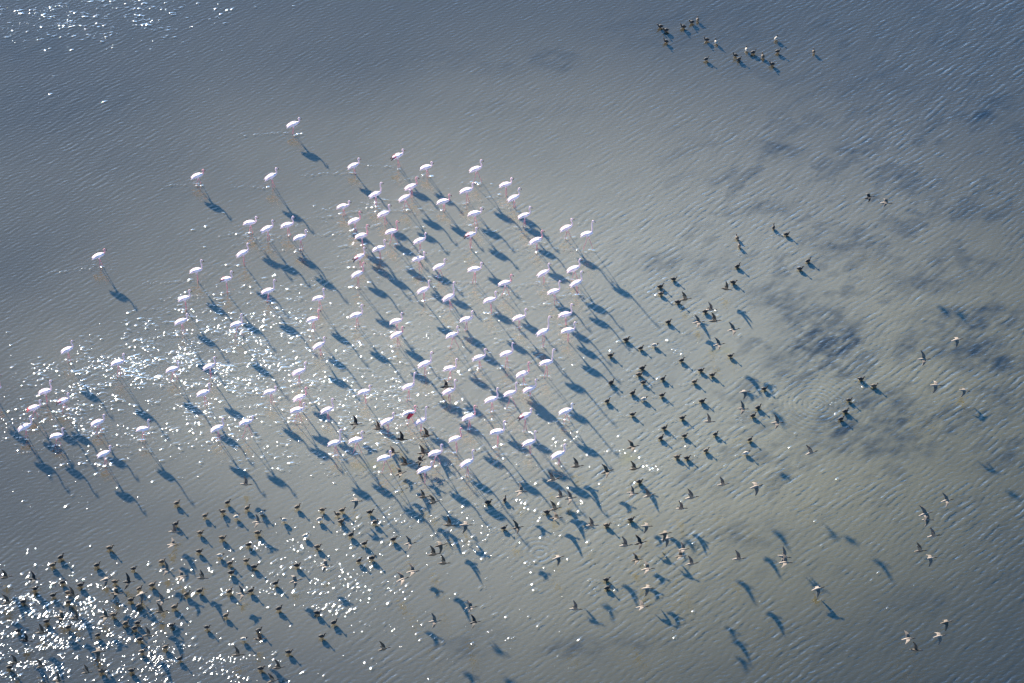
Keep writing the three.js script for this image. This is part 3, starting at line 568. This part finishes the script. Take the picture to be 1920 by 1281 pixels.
flyer(8.29, 1.01, 9.76, 10, 'u', 'w', 'pale-bellied duck flying with wings raised, seventy-one percent across and seventy-one percent down');
flyer(9.56, 1.35, 10.24, 10, 'd', 'w', 'pale-bellied duck flying with wings lowered, seventy-four percent across and seventy-one percent down');
flyer(4.81, 0.40, 13.37, 4, 's', 'b', 'brown duck flying with wings spread, sixty-two percent across and eighty-two percent down');
flyer(5.21, 0.59, 14.07, -2, 's', 'w', 'pale-bellied duck flying with wings spread, sixty-three percent across and eighty-three percent down');
flyer(6.45, 1.35, 14.14, -8, 's', 'b', 'brown duck flying with wings spread, sixty-six percent across and eighty-one percent down');
flyer(6.89, 1.02, 14.21, 10, 'u', 'w', 'pale-bellied duck flying with wings raised, sixty-eight percent across and eighty-three percent down');
flyer(8.74, 0.73, 13.64, 1, 'u', 'w', 'pale-bellied duck flying with wings raised, seventy-two percent across and eighty-two percent down');
flyer(10.31, 2.38, 15.19, -11, 'l', 'w', 'pale-bellied duck flying gliding low, seventy-seven percent across and eighty-one percent down');
flyer(10.27, 3.05, 16.21, -8, 's', 'w', 'pale-bellied duck flying with wings spread, seventy-seven percent across and eighty-two percent down');
flyer(5.19, 0.43, 14.95, -9, 'd', 'w', 'pale-bellied duck flying with wings lowered, sixty-three percent across and eighty-six percent down');
flyer(16.53, 3.82, 13.63, 7, 'l', 'w', 'pale-bellied duck flying gliding low, ninety-two percent across and seventy-three percent down');
flyer(15.58, 4.16, 14.73, 11, 'l', 'w', 'pale-bellied duck flying gliding low, ninety percent across and seventy-five percent down');
flyer(15.67, 4.04, 14.91, -7, 'l', 'w', 'pale-bellied duck flying gliding low, ninety-one percent across and seventy-six percent down');
flyer(15.85, 3.82, 15.57, 9, 'u', 'w', 'pale-bellied duck flying with wings raised, ninety-one percent across and seventy-nine percent down');
flyer(15.29, 3.71, 16.26, -4, 'u', 'b', 'brown duck flying with wings raised, ninety percent across and eighty-one percent down');
flyer(15.64, 3.71, 16.65, 6, 'd', 'w', 'pale-bellied duck flying with wings lowered, ninety-one percent across and eighty-two percent down');
flyer(11.73, 0.34, 14.89, 10, 'd', 'w', 'pale-bellied duck flying with wings lowered, eighty percent across and eighty-six percent down');
flyer(16.06, 2.93, 19.23, 4, 'd', 'b', 'brown duck flying with wings lowered, ninety-two percent across and ninety-one percent down');
flyer(15.74, 2.93, 19.95, 9, 'd', 'w', 'pale-bellied duck flying with wings lowered, ninety-two percent across and ninety-three percent down');
flyer(14.66, 2.38, 19.55, -2, 's', 'w', 'pale-bellied duck flying with wings spread, eighty-nine percent across and ninety-four percent down');
flyer(14.90, 2.38, 20.11, -12, 'u', 'b', 'brown duck flying with wings raised, eighty-nine percent across and ninety-five percent down');
flyer(18.11, 2.16, 2.40, 1, 'd', 'w', 'pale-bellied duck flying with wings lowered, ninety-three percent across and fifty percent down');
flyer(16.70, 1.90, 3.29, 3, 'l', 'w', 'pale-bellied duck flying gliding low, ninety percent across and fifty-three percent down');
flyer(17.17, 1.20, 4.10, -7, 'd', 'w', 'pale-bellied duck flying with wings lowered, ninety-one percent across and fifty-six percent down');
flyer(18.45, 0.38, 3.49, -2, 'd', 'w', 'pale-bellied duck flying with wings lowered, ninety-four percent across and fifty-seven percent down');
flyer(-13.21, 0.32, 11.72, -4, 'u', 'w', 'pale-bellied duck flying with wings raised, seventeen percent across and seventy-eight percent down');
flyer(-13.23, 0.32, 12.45, -11, 's', 'w', 'pale-bellied duck flying with wings spread, seventeen percent across and eighty percent down');
flyer(-9.98, 0.32, 11.18, -4, 'l', 'w', 'pale-bellied duck flying gliding low, twenty-five percent across and seventy-seven percent down');
flyer(-10.57, 0.34, 9.03, -2, 'u', 'w', 'pale-bellied duck flying with wings raised, twenty-four percent across and seventy-one percent down');
flyer(-13.36, 0.32, 13.82, 0, 's', 'w', 'pale-bellied duck flying with wings spread, sixteen percent across and eighty-three percent down');
flyer(-12.74, 0.34, 14.24, 6, 's', 'w', 'pale-bellied duck flying with wings spread, eighteen percent across and eighty-five percent down');
flyer(-11.96, 0.32, 14.29, -2, 'u', 'b', 'brown duck flying with wings raised, twenty percent across and eighty-five percent down');
flyer(-8.35, 0.38, 14.50, 14, 'c', 'w', 'pale-bellied duck flying with arched wings, twenty-nine percent across and eighty-five percent down');
flyer(-3.98, 0.60, 12.67, 9, 'l', 'w', 'pale-bellied duck flying gliding low, forty percent across and eighty percent down');
flyer(-2.77, 1.39, 13.57, 12, 'd', 'b', 'brown duck flying with wings lowered, forty-three percent across and eighty percent down');
flyer(-3.04, 0.60, 13.26, 6, 'u', 'b', 'brown duck flying with wings raised, forty-two percent across and eighty-one percent down');
flyer(-2.63, 1.52, 14.69, 5, 'u', 'b', 'brown duck flying with wings raised, forty-three percent across and eighty-three percent down');
flyer(-3.81, 1.33, 14.96, 2, 'l', 'w', 'pale-bellied duck flying gliding low, forty percent across and eighty-four percent down');
flyer(-4.21, 0.71, 14.76, 9, 'l', 'w', 'pale-bellied duck flying gliding low, thirty-nine percent across and eighty-five percent down');
flyer(-7.21, 0.44, 13.71, -3, 'c', 'w', 'pale-bellied duck flying with arched wings, thirty-two percent across and eighty-three percent down');
flyer(-6.15, 0.49, 10.16, 3, 'd', 'w', 'pale-bellied duck flying with wings lowered, thirty-five percent across and seventy-three percent down');
flyer(-3.51, 0.44, 9.88, 6, 'u', 'b', 'brown duck flying with wings raised, forty-one percent across and seventy-three percent down');
flyer(-3.09, 0.44, 10.19, 2, 'u', 'b', 'brown duck flying with wings raised, forty-two percent across and seventy-four percent down');
flyer(-6.34, 0.32, 5.47, -5, 'l', 'd', 'dark duck flying gliding low, thirty-five percent across and sixty-two percent down');
flyer(-5.42, 0.32, 5.76, -10, 'u', 'b', 'brown duck flying with wings raised, thirty-seven percent across and sixty-three percent down');
flyer(-4.45, 0.34, 6.39, -10, 'u', 'd', 'dark duck flying with wings raised, thirty-nine percent across and sixty-four percent down');
flyer(-3.44, 0.34, 6.18, -3, 'u', 'b', 'brown duck flying with wings raised, forty-two percent across and sixty-four percent down');
flyer(-4.78, 0.38, 7.26, 3, 's', 'b', 'brown duck flying with wings spread, thirty-eight percent across and sixty-six percent down');
flyer(-3.58, 0.36, 7.23, 8, 'l', 'b', 'brown duck flying gliding low, forty-one percent across and sixty-six percent down');
flyer(-3.67, 0.36, 7.70, 7, 'c', 'd', 'dark duck flying with arched wings, forty-one percent across and sixty-eight percent down');
flyer(-4.27, 0.43, 7.96, -4, 'u', 'b', 'brown duck flying with wings raised, forty percent across and sixty-eight percent down');
flyer(-4.45, 0.43, 8.52, 12, 's', 'b', 'brown duck flying with wings spread, thirty-nine percent across and sixty-nine percent down');
flyer(-2.71, 0.29, 3.18, -5, 's', 'd', 'dark duck flying with wings spread, forty-five percent across and fifty-seven percent down');
flyer(-10.37, 0.29, 15.11, 7, 'l', 'w', 'pale-bellied duck flying gliding low, twenty-four percent across and eighty-seven percent down');
flyer(-9.55, 0.43, 17.65, -10, 'u', 'b', 'brown duck flying with wings raised, twenty-five percent across and ninety-four percent down');
flyer(-10.33, 0.43, 18.49, 8, 'u', 'b', 'brown duck flying with wings raised, twenty-three percent across and ninety-six percent down');
flyer(-8.77, 0.45, 19.17, 5, 'u', 'b', 'brown duck flying with wings raised, twenty-seven percent across and ninety-eight percent down');
flyer(-8.94, 0.45, 19.86, 13, 'u', 'b', 'brown duck flying with wings raised, twenty-eight percent across and ninety-eight percent down');
flyer(-13.41, 0.34, 15.51, 11, 's', 'w', 'pale-bellied duck flying with wings spread, sixteen percent across and eighty-eight percent down');
flyer(-13.40, 0.34, 16.11, 6, 'u', 'b', 'brown duck flying with wings raised, sixteen percent across and ninety percent down');
flyer(-19.54, 0.29, 14.21, 10, 'u', 'b', 'brown duck flying with wings raised, one percent across and eighty-five percent down');
flyer(-18.45, 0.29, 14.31, 7, 's', 'd', 'dark duck flying with wings spread, three percent across and eighty-five percent down');
flyer(-15.66, 0.29, 14.32, 4, 'd', 'w', 'pale-bellied duck flying with wings lowered, ten percent across and eighty-five percent down');
flyer(-14.78, 0.32, 14.48, -7, 'l', 'd', 'dark duck flying gliding low, twelve percent across and eighty-five percent down');
flyer(-15.20, 0.32, 15.10, 1, 'c', 'b', 'brown duck flying with arched wings, eleven percent across and eighty-seven percent down');
flyer(-14.22, 0.32, 15.16, 11, 'd', 'w', 'pale-bellied duck flying with wings lowered, fourteen percent across and eighty-seven percent down');
flyer(-16.87, 0.32, 15.21, -6, 'u', 'b', 'brown duck flying with wings raised, eight percent across and eighty-seven percent down');
flyer(-19.31, 0.29, 15.57, 13, 'u', 'b', 'brown duck flying with wings raised, one percent across and eighty-eight percent down');
flyer(-15.50, 0.32, 16.36, 2, 's', 'b', 'brown duck flying with wings spread, ten percent across and ninety percent down');
flyer(-17.17, 0.32, 16.39, -2, 'c', 'b', 'brown duck flying with arched wings, six percent across and ninety percent down');
flyer(-16.62, 0.34, 16.52, -12, 'u', 'b', 'brown duck flying with wings raised, seven percent across and ninety-one percent down');
flyer(-17.84, 0.34, 17.23, -2, 'u', 'b', 'brown duck flying with wings raised, four percent across and ninety-three percent down');
flyer(-18.40, 0.34, 17.65, -7, 'u', 'd', 'dark duck flying with wings raised, two percent across and ninety-four percent down');
flyer(-13.78, 0.36, 17.39, 5, 'u', 'b', 'brown duck flying with wings raised, fifteen percent across and ninety-three percent down');
flyer(-18.67, 0.36, 18.81, 11, 'u', 'b', 'brown duck flying with wings raised, one percent across and ninety-seven percent down');
flyer(-17.67, 0.36, 19.01, 12, 'u', 'b', 'brown duck flying with wings raised, four percent across and ninety-eight percent down');
flyer(-15.61, 0.38, 18.28, 4, 'd', 'b', 'brown duck flying with wings lowered, ten percent across and ninety-five percent down');
flyer(-15.93, 0.38, 19.36, -2, 'u', 'b', 'brown duck flying with wings raised, eight percent across and ninety-eight percent down');
flyer(-16.97, 0.38, 19.77, -9, 'l', 'b', 'brown duck flying gliding low, six percent across and ninety-eight percent down');
flyer(-4.82, 0.83, 18.57, 6, 'u', 'b', 'brown duck flying with wings raised, thirty-seven percent across and ninety-five percent down');
flyer(-2.94, 0.94, 17.22, 2, 'l', 'w', 'pale-bellied duck flying gliding low, forty-two percent across and ninety-one percent down');
flyer(-1.58, 1.05, 16.60, 7, 's', 'w', 'pale-bellied duck flying with wings spread, forty-six percent across and eighty-nine percent down');
flyer(-1.43, 1.05, 17.39, -2, 'l', 'd', 'dark duck flying gliding low, forty-six percent across and ninety-one percent down');
flyer(1.77, 0.83, 13.69, 11, 'd', 'w', 'pale-bellied duck flying with wings lowered, fifty-four percent across and eighty-two percent down');
flyer(2.38, 1.38, 17.00, -6, 'u', 'w', 'pale-bellied duck flying with wings raised, fifty-six percent across and eighty-nine percent down');
flyer(4.90, 1.38, 16.90, -4, 'l', 'w', 'pale-bellied duck flying gliding low, sixty-three percent across and eighty-nine percent down');

// ---------- ripples, wakes, glitter and silt of the water ----------
{
  const SX = new Float32Array(N * N), SZ = new Float32Array(N * N), cell = SIDE / N;
  // where the wind ruffles the surface, on a coarse grid
  const C = 256, windMap = new Float32Array(C * C), fineMap = new Float32Array(C * C);
  const GLITTER = [[-15.16, 1.99, 3.3, 1.64, 0.85], [-12.66, -0.02, 3.33, 2.01, 0.7], [-13.87, 1.66, 3.3, 1.32, 1.0], [-11.65, 1.99, 2.64, 1.48, 0.9], [-9.8, -0.7, 3.12, 2.02, 0.6], [-8.81, 1.66, 2.42, 1.98, 0.8], [-6.55, 3.31, 3.06, 1.94, 0.6], [-3.91, 4.29, 2.82, 1.61, 0.5], [-3.78, -0.02, 1.33, 2.01, 0.35], [-6.0, -0.02, 1.33, 2.01, 0.3], [-17.08, 2.65, 3.29, 1.96, 0.45], [-15.15, 4.93, 3.9, 1.44, 0.5], [-18.18, 4.93, 2.38, 1.28, 0.35], [-11.73, 4.29, 3.04, 1.29, 0.6], [-10.27, 7.16, 2.78, 1.09, 0.35], [-7.74, 6.21, 3.01, 1.57, 0.3], [-5.59, 6.21, 2.58, 1.26, 0.35], [-16.26, 7.16, 4.28, 0.94, 0.22], [-16.92, 9.33, 3.38, 0.61, 0.1], [-19.94, -23.95, 4.74, 1.9, 0.5], [-21.54, -22.47, 3.22, 1.46, 0.45], [-17.34, -22.68, 2.73, 1.26, 0.4], [-15.55, -21.84, 2.96, 1.25, 0.06], [-19.82, -17.33, 3.63, 1.59, 0.025], [-18.42, 15.27, 2.25, 1.71, 0.8], [-18.45, 16.98, 2.43, 1.4, 1.0], [-16.07, 16.42, 3.05, 1.69, 0.7], [-18.08, 18.66, 3.01, 1.1, 0.8], [-12.27, 18.38, 2.21, 0.97, 0.7], [-10.85, 18.66, 3.01, 0.83, 0.5], [-13.68, 18.38, 2.82, 1.1, 0.35], [-10.3, 14.12, 3.71, 1.01, 0.4], [-10.09, 12.29, 0.75, 0.36, 1.0], [-7.39, 14.84, 1.85, 1.01, 0.7], [-8.28, 13.24, 2.48, 1.17, 0.3], [-5.35, 14.41, 1.65, 0.87, 0.3], [-6.69, 11.46, 2.93, 1.04, 0.25], [-4.21, 10.25, 2.53, 1.21, 0.25], [-2.29, 12.05, 2.71, 1.04, 0.3], [1.14, 12.44, 0.62, 0.65, 0.6], [-0.63, 10.25, 2.74, 1.21, 0.18], [2.15, 6.21, 1.93, 1.57, 0.2], [6.22, -0.02, 2.0, 1.68, 0.05], [1.9, 9.33, 1.48, 0.76, 0.35], [4.29, 6.84, 0.6, 0.19, 0.9], [5.44, 7.69, 0.53, 0.31, 1.2], [6.87, 0.46, 0.27, 0.24, 1.2], [2.86, 9.09, 0.85, 0.18, 0.5], [-11.06, -7.39, 2.77, 1.09, 0.08], [-5.55, -8.13, 2.78, 1.82, 0.12], [-3.63, -4.17, 4.08, 3.47, 0.06], [-1.72, 6.21, 2.79, 2.2, 0.2], [-0.22, -0.02, 3.33, 2.67, 0.08], [-10.36, -2.76, 2.7, 1.38, 0.35], [13.17, 3.87, 0.65, 0.19, 0.4], [13.09, 3.47, 0.55, 0.65, 0.15], [8.18, -1.79, 0.56, 0.52, 0.3], [0.82, 15.85, 6.12, 2.81, 0.035], [-3.25, 16.7, 5.28, 2.24, 0.06], [15.34, 12.94, 5.18, 5.72, 0.006], [6.08, 10.85, 6.29, 4.42, 0.02]];
  const DARKS = [[1.96, -19.69, 1.22, 0.74, 0.22], [-0.61, -19.07, 1.1, 0.57, 0.16], [-3.42, -19.85, 1.71, 0.65, 0.14], [-5.86, -19.36, 2.93, 1.02, 0.08], [8.39, -21.84, 3.95, 1.66, 0.2], [11.84, -13.01, 0.83, 0.54, 0.5], [11.15, -9.05, 0.93, 0.59, 0.45], [9.39, -11.11, 0.7, 0.38, 0.35], [15.65, -13.32, 1.07, 0.54, 0.35], [16.91, -11.29, 0.94, 0.53, 0.4], [18.0, -10.35, 0.94, 0.52, 0.4], [20.96, -15.43, 0.84, 0.47, 0.6], [22.15, -16.54, 0.96, 0.56, 0.3], [14.68, -6.49, 1.38, 0.79, 0.4], [16.02, -5.95, 0.92, 0.64, 0.4], [11.48, -2.76, 1.35, 0.97, 0.45], [12.75, -1.38, 1.34, 1.02, 0.5], [13.1, -0.02, 1.78, 1.34, 0.65], [11.67, 1.66, 0.88, 1.32, 0.4], [13.23, 1.33, 1.32, 1.0, 0.5], [17.66, -3.81, 1.36, 0.77, 0.5], [19.12, -4.87, 1.59, 0.85, 0.45], [20.39, -8.49, 1.39, 0.81, 0.3], [18.78, -1.38, 1.57, 0.75, 0.55], [20.16, -1.72, 1.34, 0.75, 0.5], [18.18, 0.32, 2.22, 0.87, 0.55], [20.07, 1.33, 1.76, 0.67, 0.6], [16.86, 0.15, 1.11, 0.74, 0.45], [15.01, 3.96, 1.52, 0.97, 0.5], [13.83, 5.25, 1.94, 0.96, 0.55], [15.99, 5.25, 2.38, 0.96, 0.5], [15.02, 6.53, 2.36, 0.76, 0.5], [17.37, 4.29, 1.09, 0.45, 0.4], [18.21, 4.61, 2.6, 0.64, 0.35], [12.25, 6.21, 1.29, 0.76, 0.35], [10.7, 7.16, 1.28, 0.44, 0.3], [20.3, 3.31, 1.31, 0.65, 0.45], [19.65, 7.47, 1.28, 0.5, 0.4], [9.62, 11.46, 1.46, 0.66, 0.3], [7.86, 8.41, 1.28, 0.62, 0.2], [2.42, 17.69, 1.21, 0.61, 0.3], [4.86, 17.27, 1.21, 0.56, 0.25], [-2.02, 17.55, 1.01, 0.45, 0.25], [7.51, -4.87, 2.05, 0.78, 0.3], [6.85, -5.59, 1.37, 0.43, 0.3], [16.71, -17.74, 2.91, 1.2, 0.2], [0.96, -15.94, 2.88, 0.55, 0.1], [-20.43, -16.14, 3.12, 1.57, 0.12], [-22.09, -20.59, 1.96, 1.23, 0.2], [-1.22, 16.98, 1.22, 0.56, 0.2], [15.56, 15.27, 1.64, 0.72, 0.2], [12.96, 17.27, 2.43, 1.12, 0.15]];
  const BROWNS = [[-5.54, 7.78, 0.85, 0.37, 0.3], [10.61, 14.12, 0.41, 0.23, 0.5], [18.32, 3.47, 0.55, 0.39, 0.4], [15.91, 6.21, 0.43, 0.32, 0.3], [8.64, 0.49, 0.44, 0.34, 0.3], [4.71, 7.16, 0.43, 0.31, 0.4], [12.54, 11.46, 6.27, 4.39, 0.3], [17.01, 17.27, 5.06, 3.58, 0.5]];
  const RINGS = [[12.41, 3.87, 1.9, 0.2, 0.16], [6.89, 0.49, 0.35, 0.14, 0.35], [1.08, 12.53, 0.85, 0.25, 0.3], [8.02, -1.66, 0.7, 0.16, 0.18], [6.32, -3.29, 1.2, 0.2, 0.07], [5.23, 7.69, 0.6, 0.2, 0.2], [5.0, -0.02, 0.6, 0.15, 0.1]];
  const inside = (b, x, z) => Math.exp(-(((x - b[0]) / b[2]) ** 2 + ((z - b[1]) / b[3]) ** 2));
  for (let j = 0; j < C; j++) for (let i = 0; i < C; i++) {
    const x = X0 + (i + 0.5) / C * SIDE, z = Z0 + SIDE - (j + 0.5) / C * SIDE;
    const east = sm((x * 0.9 + z * 0.25 + 9) / 24), gust = 0.5 + 0.5 * sm(0.5 + 1.5 * fbm(x * 0.16, z * 0.16, 3));
    windMap[j * C + i] = (0.34 + 0.66 * east) * gust * (1 - 0.3 * sm((-z - 8) / 14));
    let f = 0.16 + 0.2 * east * gust;
    for (const b of GLITTER) if (b[4] > 0.2) f = Math.max(f, Math.min(z < -15 ? 0.5 : z > 9 ? 0.55 : 0.75, b[4]) * inside(b, x, z));
    fineMap[j * C + i] = f;
  }
  const sample = (m, i, j) => {
    const u = Math.min(C - 1.001, Math.max(0, i / N * C - 0.5)), v = Math.min(C - 1.001, Math.max(0, j / N * C - 0.5)), a = u | 0, b = v | 0, s = u - a, t = v - b;
    return (m[b * C + a] * (1 - s) + m[b * C + a + 1] * s) * (1 - t) + (m[(b + 1) * C + a] * (1 - s) + m[(b + 1) * C + a + 1] * s) * t;
  };
  function waves(count, dir, spread, l0, l1, slope, map) {
    const amp = slope * Math.sqrt(2 / count), AX = new Float32Array(N), AZ = new Float32Array(N);
    const w = [];
    for (let q = 0; q < count; q++) {
      const a = dir + spread * gauss(), k = 2 * Math.PI / (l0 * Math.pow(l1 / l0, rnd()));
      w.push([k * Math.cos(a), k * Math.sin(a), rnd() * 6.2832, amp * Math.cos(a), amp * Math.sin(a)]);
    }
    for (let j = 0; j < N; j++) {
      AX.fill(0); AZ.fill(0);
      const z = Z0 + SIDE - (j + 0.5) * cell;
      for (const [kx, kz, ph, ax, az] of w) {
        let c = Math.cos(kx * (X0 + 0.5 * cell) + kz * z + ph), s = Math.sin(kx * (X0 + 0.5 * cell) + kz * z + ph);
        const cd = Math.cos(kx * cell), sd = Math.sin(kx * cell);
        for (let i = 0; i < N; i++) { AX[i] += ax * c; AZ[i] += az * c; const t = c * cd - s * sd; s = s * cd + c * sd; c = t; }
      }
      for (let i = 0; i < N; i++) { const m = sample(map, i, j); SX[j * N + i] += AX[i] * m; SZ[j * N + i] += AZ[i] * m; }
    }
  }
  const WIND = R(44);
  waves(44, WIND, R(11), 0.22, 0.38, 0.115, windMap);
  waves(26, WIND + R(12), R(22), 0.1, 0.2, 0.065, windMap);
  waves(14, WIND - R(10), R(20), 0.7, 1.6, 0.02, windMap);
  waves(44, 0, R(180), 0.05, 0.17, 0.19, fineMap);
  waves(34, R(64), R(20), 0.13, 0.28, 0.042, fineMap.map(() => 1));

  const stamp = (x, z, rad, fn) => {
    const i0 = Math.max(0, Math.floor((x - rad - X0) / cell)), i1 = Math.min(N - 1, Math.ceil((x + rad - X0) / cell));
    const j0 = Math.max(0, Math.floor((Z0 + SIDE - z - rad) / cell)), j1 = Math.min(N - 1, Math.ceil((Z0 + SIDE - z + rad) / cell));
    for (let j = j0; j <= j1; j++) for (let i = i0; i <= i1; i++) {
      const dx = X0 + (i + 0.5) * cell - x, dz = Z0 + SIDE - (j + 0.5) * cell - z, r = fn(dx, dz);
      SX[j * N + i] += r[0]; SZ[j * N + i] += r[1];
    }
  };
  const ring = (x, z, rad, lam, s) => stamp(x, z, rad * 1.9, (dx, dz) => {
    const r = Math.hypot(dx, dz) + 1e-4, v = s * Math.cos(6.2832 * r / lam) * Math.exp(-((r / rad) ** 2)) * sm(r / (lam * 0.6));
    return [v * dx / r, v * dz / r];
  });
  const wavelet = (x, z, r, steep, long = 1.5, dir = -0.7) => {    // a short steep wavelet
    const A = steep * r / 0.607, c = Math.cos(dir), s = Math.sin(dir);
    stamp(x, z, 3 * r * long, (dx, dz) => {
      const u = (dx * c + dz * s) / long, v = -dx * s + dz * c, h = A * Math.exp(-(u * u + v * v) / (2 * r * r)) / (r * r);
      const hu = -h * u / long, hv = -h * v;
      return [hu * c - hv * s, hu * s + hv * c];
    });
  };
  for (const [x, z, rad, lam, s] of RINGS) ring(x, z, rad, lam, rad > 1 ? s * 1.25 : s * 0.7);
  for (const [x, z] of waders) {
    ring(x, z, 0.55, 0.17, 0.09);
    const n = 1 + Math.floor(rnd() * 4);
    for (let k = 0; k < n; k++) wavelet(x + gauss() * 0.16 - 0.05, z + gauss() * 0.07 + 0.02, 0.02 + 0.018 * rnd(), 0.4 + 0.4 * rnd(), 1.6, 0.2 * gauss());
    const len = 0.8 + 2.2 * rnd(), bend = gauss() * 0.12 + 0.12;
    for (let s = 0.2; s < len; s += 0.06 + 0.12 * rnd()) wavelet(x - s + gauss() * 0.03, z + bend * s + gauss() * 0.05, 0.02 + 0.01 * rnd(), (0.15 + 0.34 * rnd()) * (1 - 0.3 * s / len));
  }
  for (const [x, z] of standers) ring(x, z, 0.22, 0.12, 0.05);
  for (const [x, z, yaw] of swimmers) {
    ring(x, z, 0.4, 0.15, 0.07);
    const c = Math.cos(R(yaw)), s = Math.sin(R(yaw));
    for (let k = 0; k < 6; k++) { const q = 0.15 + 0.6 * rnd(); wavelet(x - c * q + gauss() * 0.1 * q, z + s * q + gauss() * 0.2 * q, 0.016 + 0.012 * rnd(), 0.15 + 0.33 * rnd()); }
  }
  for (const [x, z, rx, rz, d] of GLITTER) {
    const n = Math.round(Math.PI * rx * rz * d * (z > 9 ? 84 : 105));
    for (let k = 0; k < n; k++) {
      const px = x + gauss() * rx * 0.62, pz = z + gauss() * rz * 0.62;
      if (noise.noise(px * 0.8 + pz * 0.2, pz * 2.0, 3.3) + 0.5 * noise.noise(px * 2.3, pz * 4.5, 8.1) < 0.02 + 0.35 * (rnd() - 0.5)) continue;
wavelet(px, pz, 0.007 + 0.027 * Math.pow(rnd(), 3), 0.32 + 0.45 * rnd(), (z > 8 ? 1.7 : 1.2) + 1.4 * rnd(), x > 0 || z > 8 ? -0.95 + 0.15 * gauss() : -0.15 + 0.4 * gauss());
    }
  }
  for (let j = 0; j < N; j++) for (let i = 0; i < N; i++) {
    const p = j * N + i, l = 1 / Math.sqrt(1 + SX[p] * SX[p] + SZ[p] * SZ[p]);
    const out = normalData[(i >= T ? 1 : 0) + (j >= T ? 0 : 2)], o = ((j % T) * T + (i % T)) * 4;   // row 0 lies nearest the camera
    out[o] = Math.round((-SX[p] * l * 0.5 + 0.5) * 255);
    out[o + 1] = Math.round((SZ[p] * l * 0.5 + 0.5) * 255);
    out[o + 2] = Math.round((l * 0.5 + 0.5) * 255);
    out[o + 3] = 255;
  }
  // the silt that clouds the water, and the weed beds on its floor, with lens darkening painted in
  const enc = (v) => Math.round(255 * Math.min(1, v <= 0.0031308 ? v * 12.92 : 1.055 * Math.pow(v, 1 / 2.4) - 0.055));
  const BASE = [0.268, 0.251, 0.190], OLIVE = [0.278, 0.25, 0.128];
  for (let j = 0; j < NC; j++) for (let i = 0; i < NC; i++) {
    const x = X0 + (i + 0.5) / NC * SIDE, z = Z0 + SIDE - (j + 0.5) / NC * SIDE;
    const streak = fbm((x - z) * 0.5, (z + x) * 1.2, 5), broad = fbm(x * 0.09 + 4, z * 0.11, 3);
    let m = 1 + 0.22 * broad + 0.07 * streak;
    const vignette = Math.exp(-Math.pow(Math.hypot((x - 2 + 5 * broad) / 19, (z - 1) / 17), 2.6));  // lens falloff painted into the bed colour: full mid-view, fading outwards
    m *= 0.19 + 0.83 * vignette;
    m *= 1 - 0.42 * sm((x + z - 14) / 26);  // corner darkening painted further towards the near right
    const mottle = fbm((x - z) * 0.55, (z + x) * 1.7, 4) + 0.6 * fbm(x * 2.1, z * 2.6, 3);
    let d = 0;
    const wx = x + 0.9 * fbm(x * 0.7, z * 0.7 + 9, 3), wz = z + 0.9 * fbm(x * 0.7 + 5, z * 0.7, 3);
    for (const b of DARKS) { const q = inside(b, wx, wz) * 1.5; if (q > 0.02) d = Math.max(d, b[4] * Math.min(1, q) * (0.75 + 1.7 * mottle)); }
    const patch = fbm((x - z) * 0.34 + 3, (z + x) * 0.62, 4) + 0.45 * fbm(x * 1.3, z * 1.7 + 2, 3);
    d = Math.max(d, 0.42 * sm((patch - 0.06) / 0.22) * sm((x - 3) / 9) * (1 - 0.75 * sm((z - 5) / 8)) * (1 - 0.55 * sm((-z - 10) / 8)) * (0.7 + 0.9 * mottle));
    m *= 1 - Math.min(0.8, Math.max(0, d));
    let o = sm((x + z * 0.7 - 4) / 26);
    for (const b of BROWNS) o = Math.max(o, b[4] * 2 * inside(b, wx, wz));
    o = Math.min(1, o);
    for (let c = 0; c < 3; c++) colorData[(j * NC + i) * 4 + c] = enc((BASE[c] * (1 - o) + OLIVE[c] * o) * m * (1 + [0.09, 0.01, -0.1][c] * (1 - vignette)));
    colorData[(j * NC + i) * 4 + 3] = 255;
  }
}

renderer.render(scene, camera);
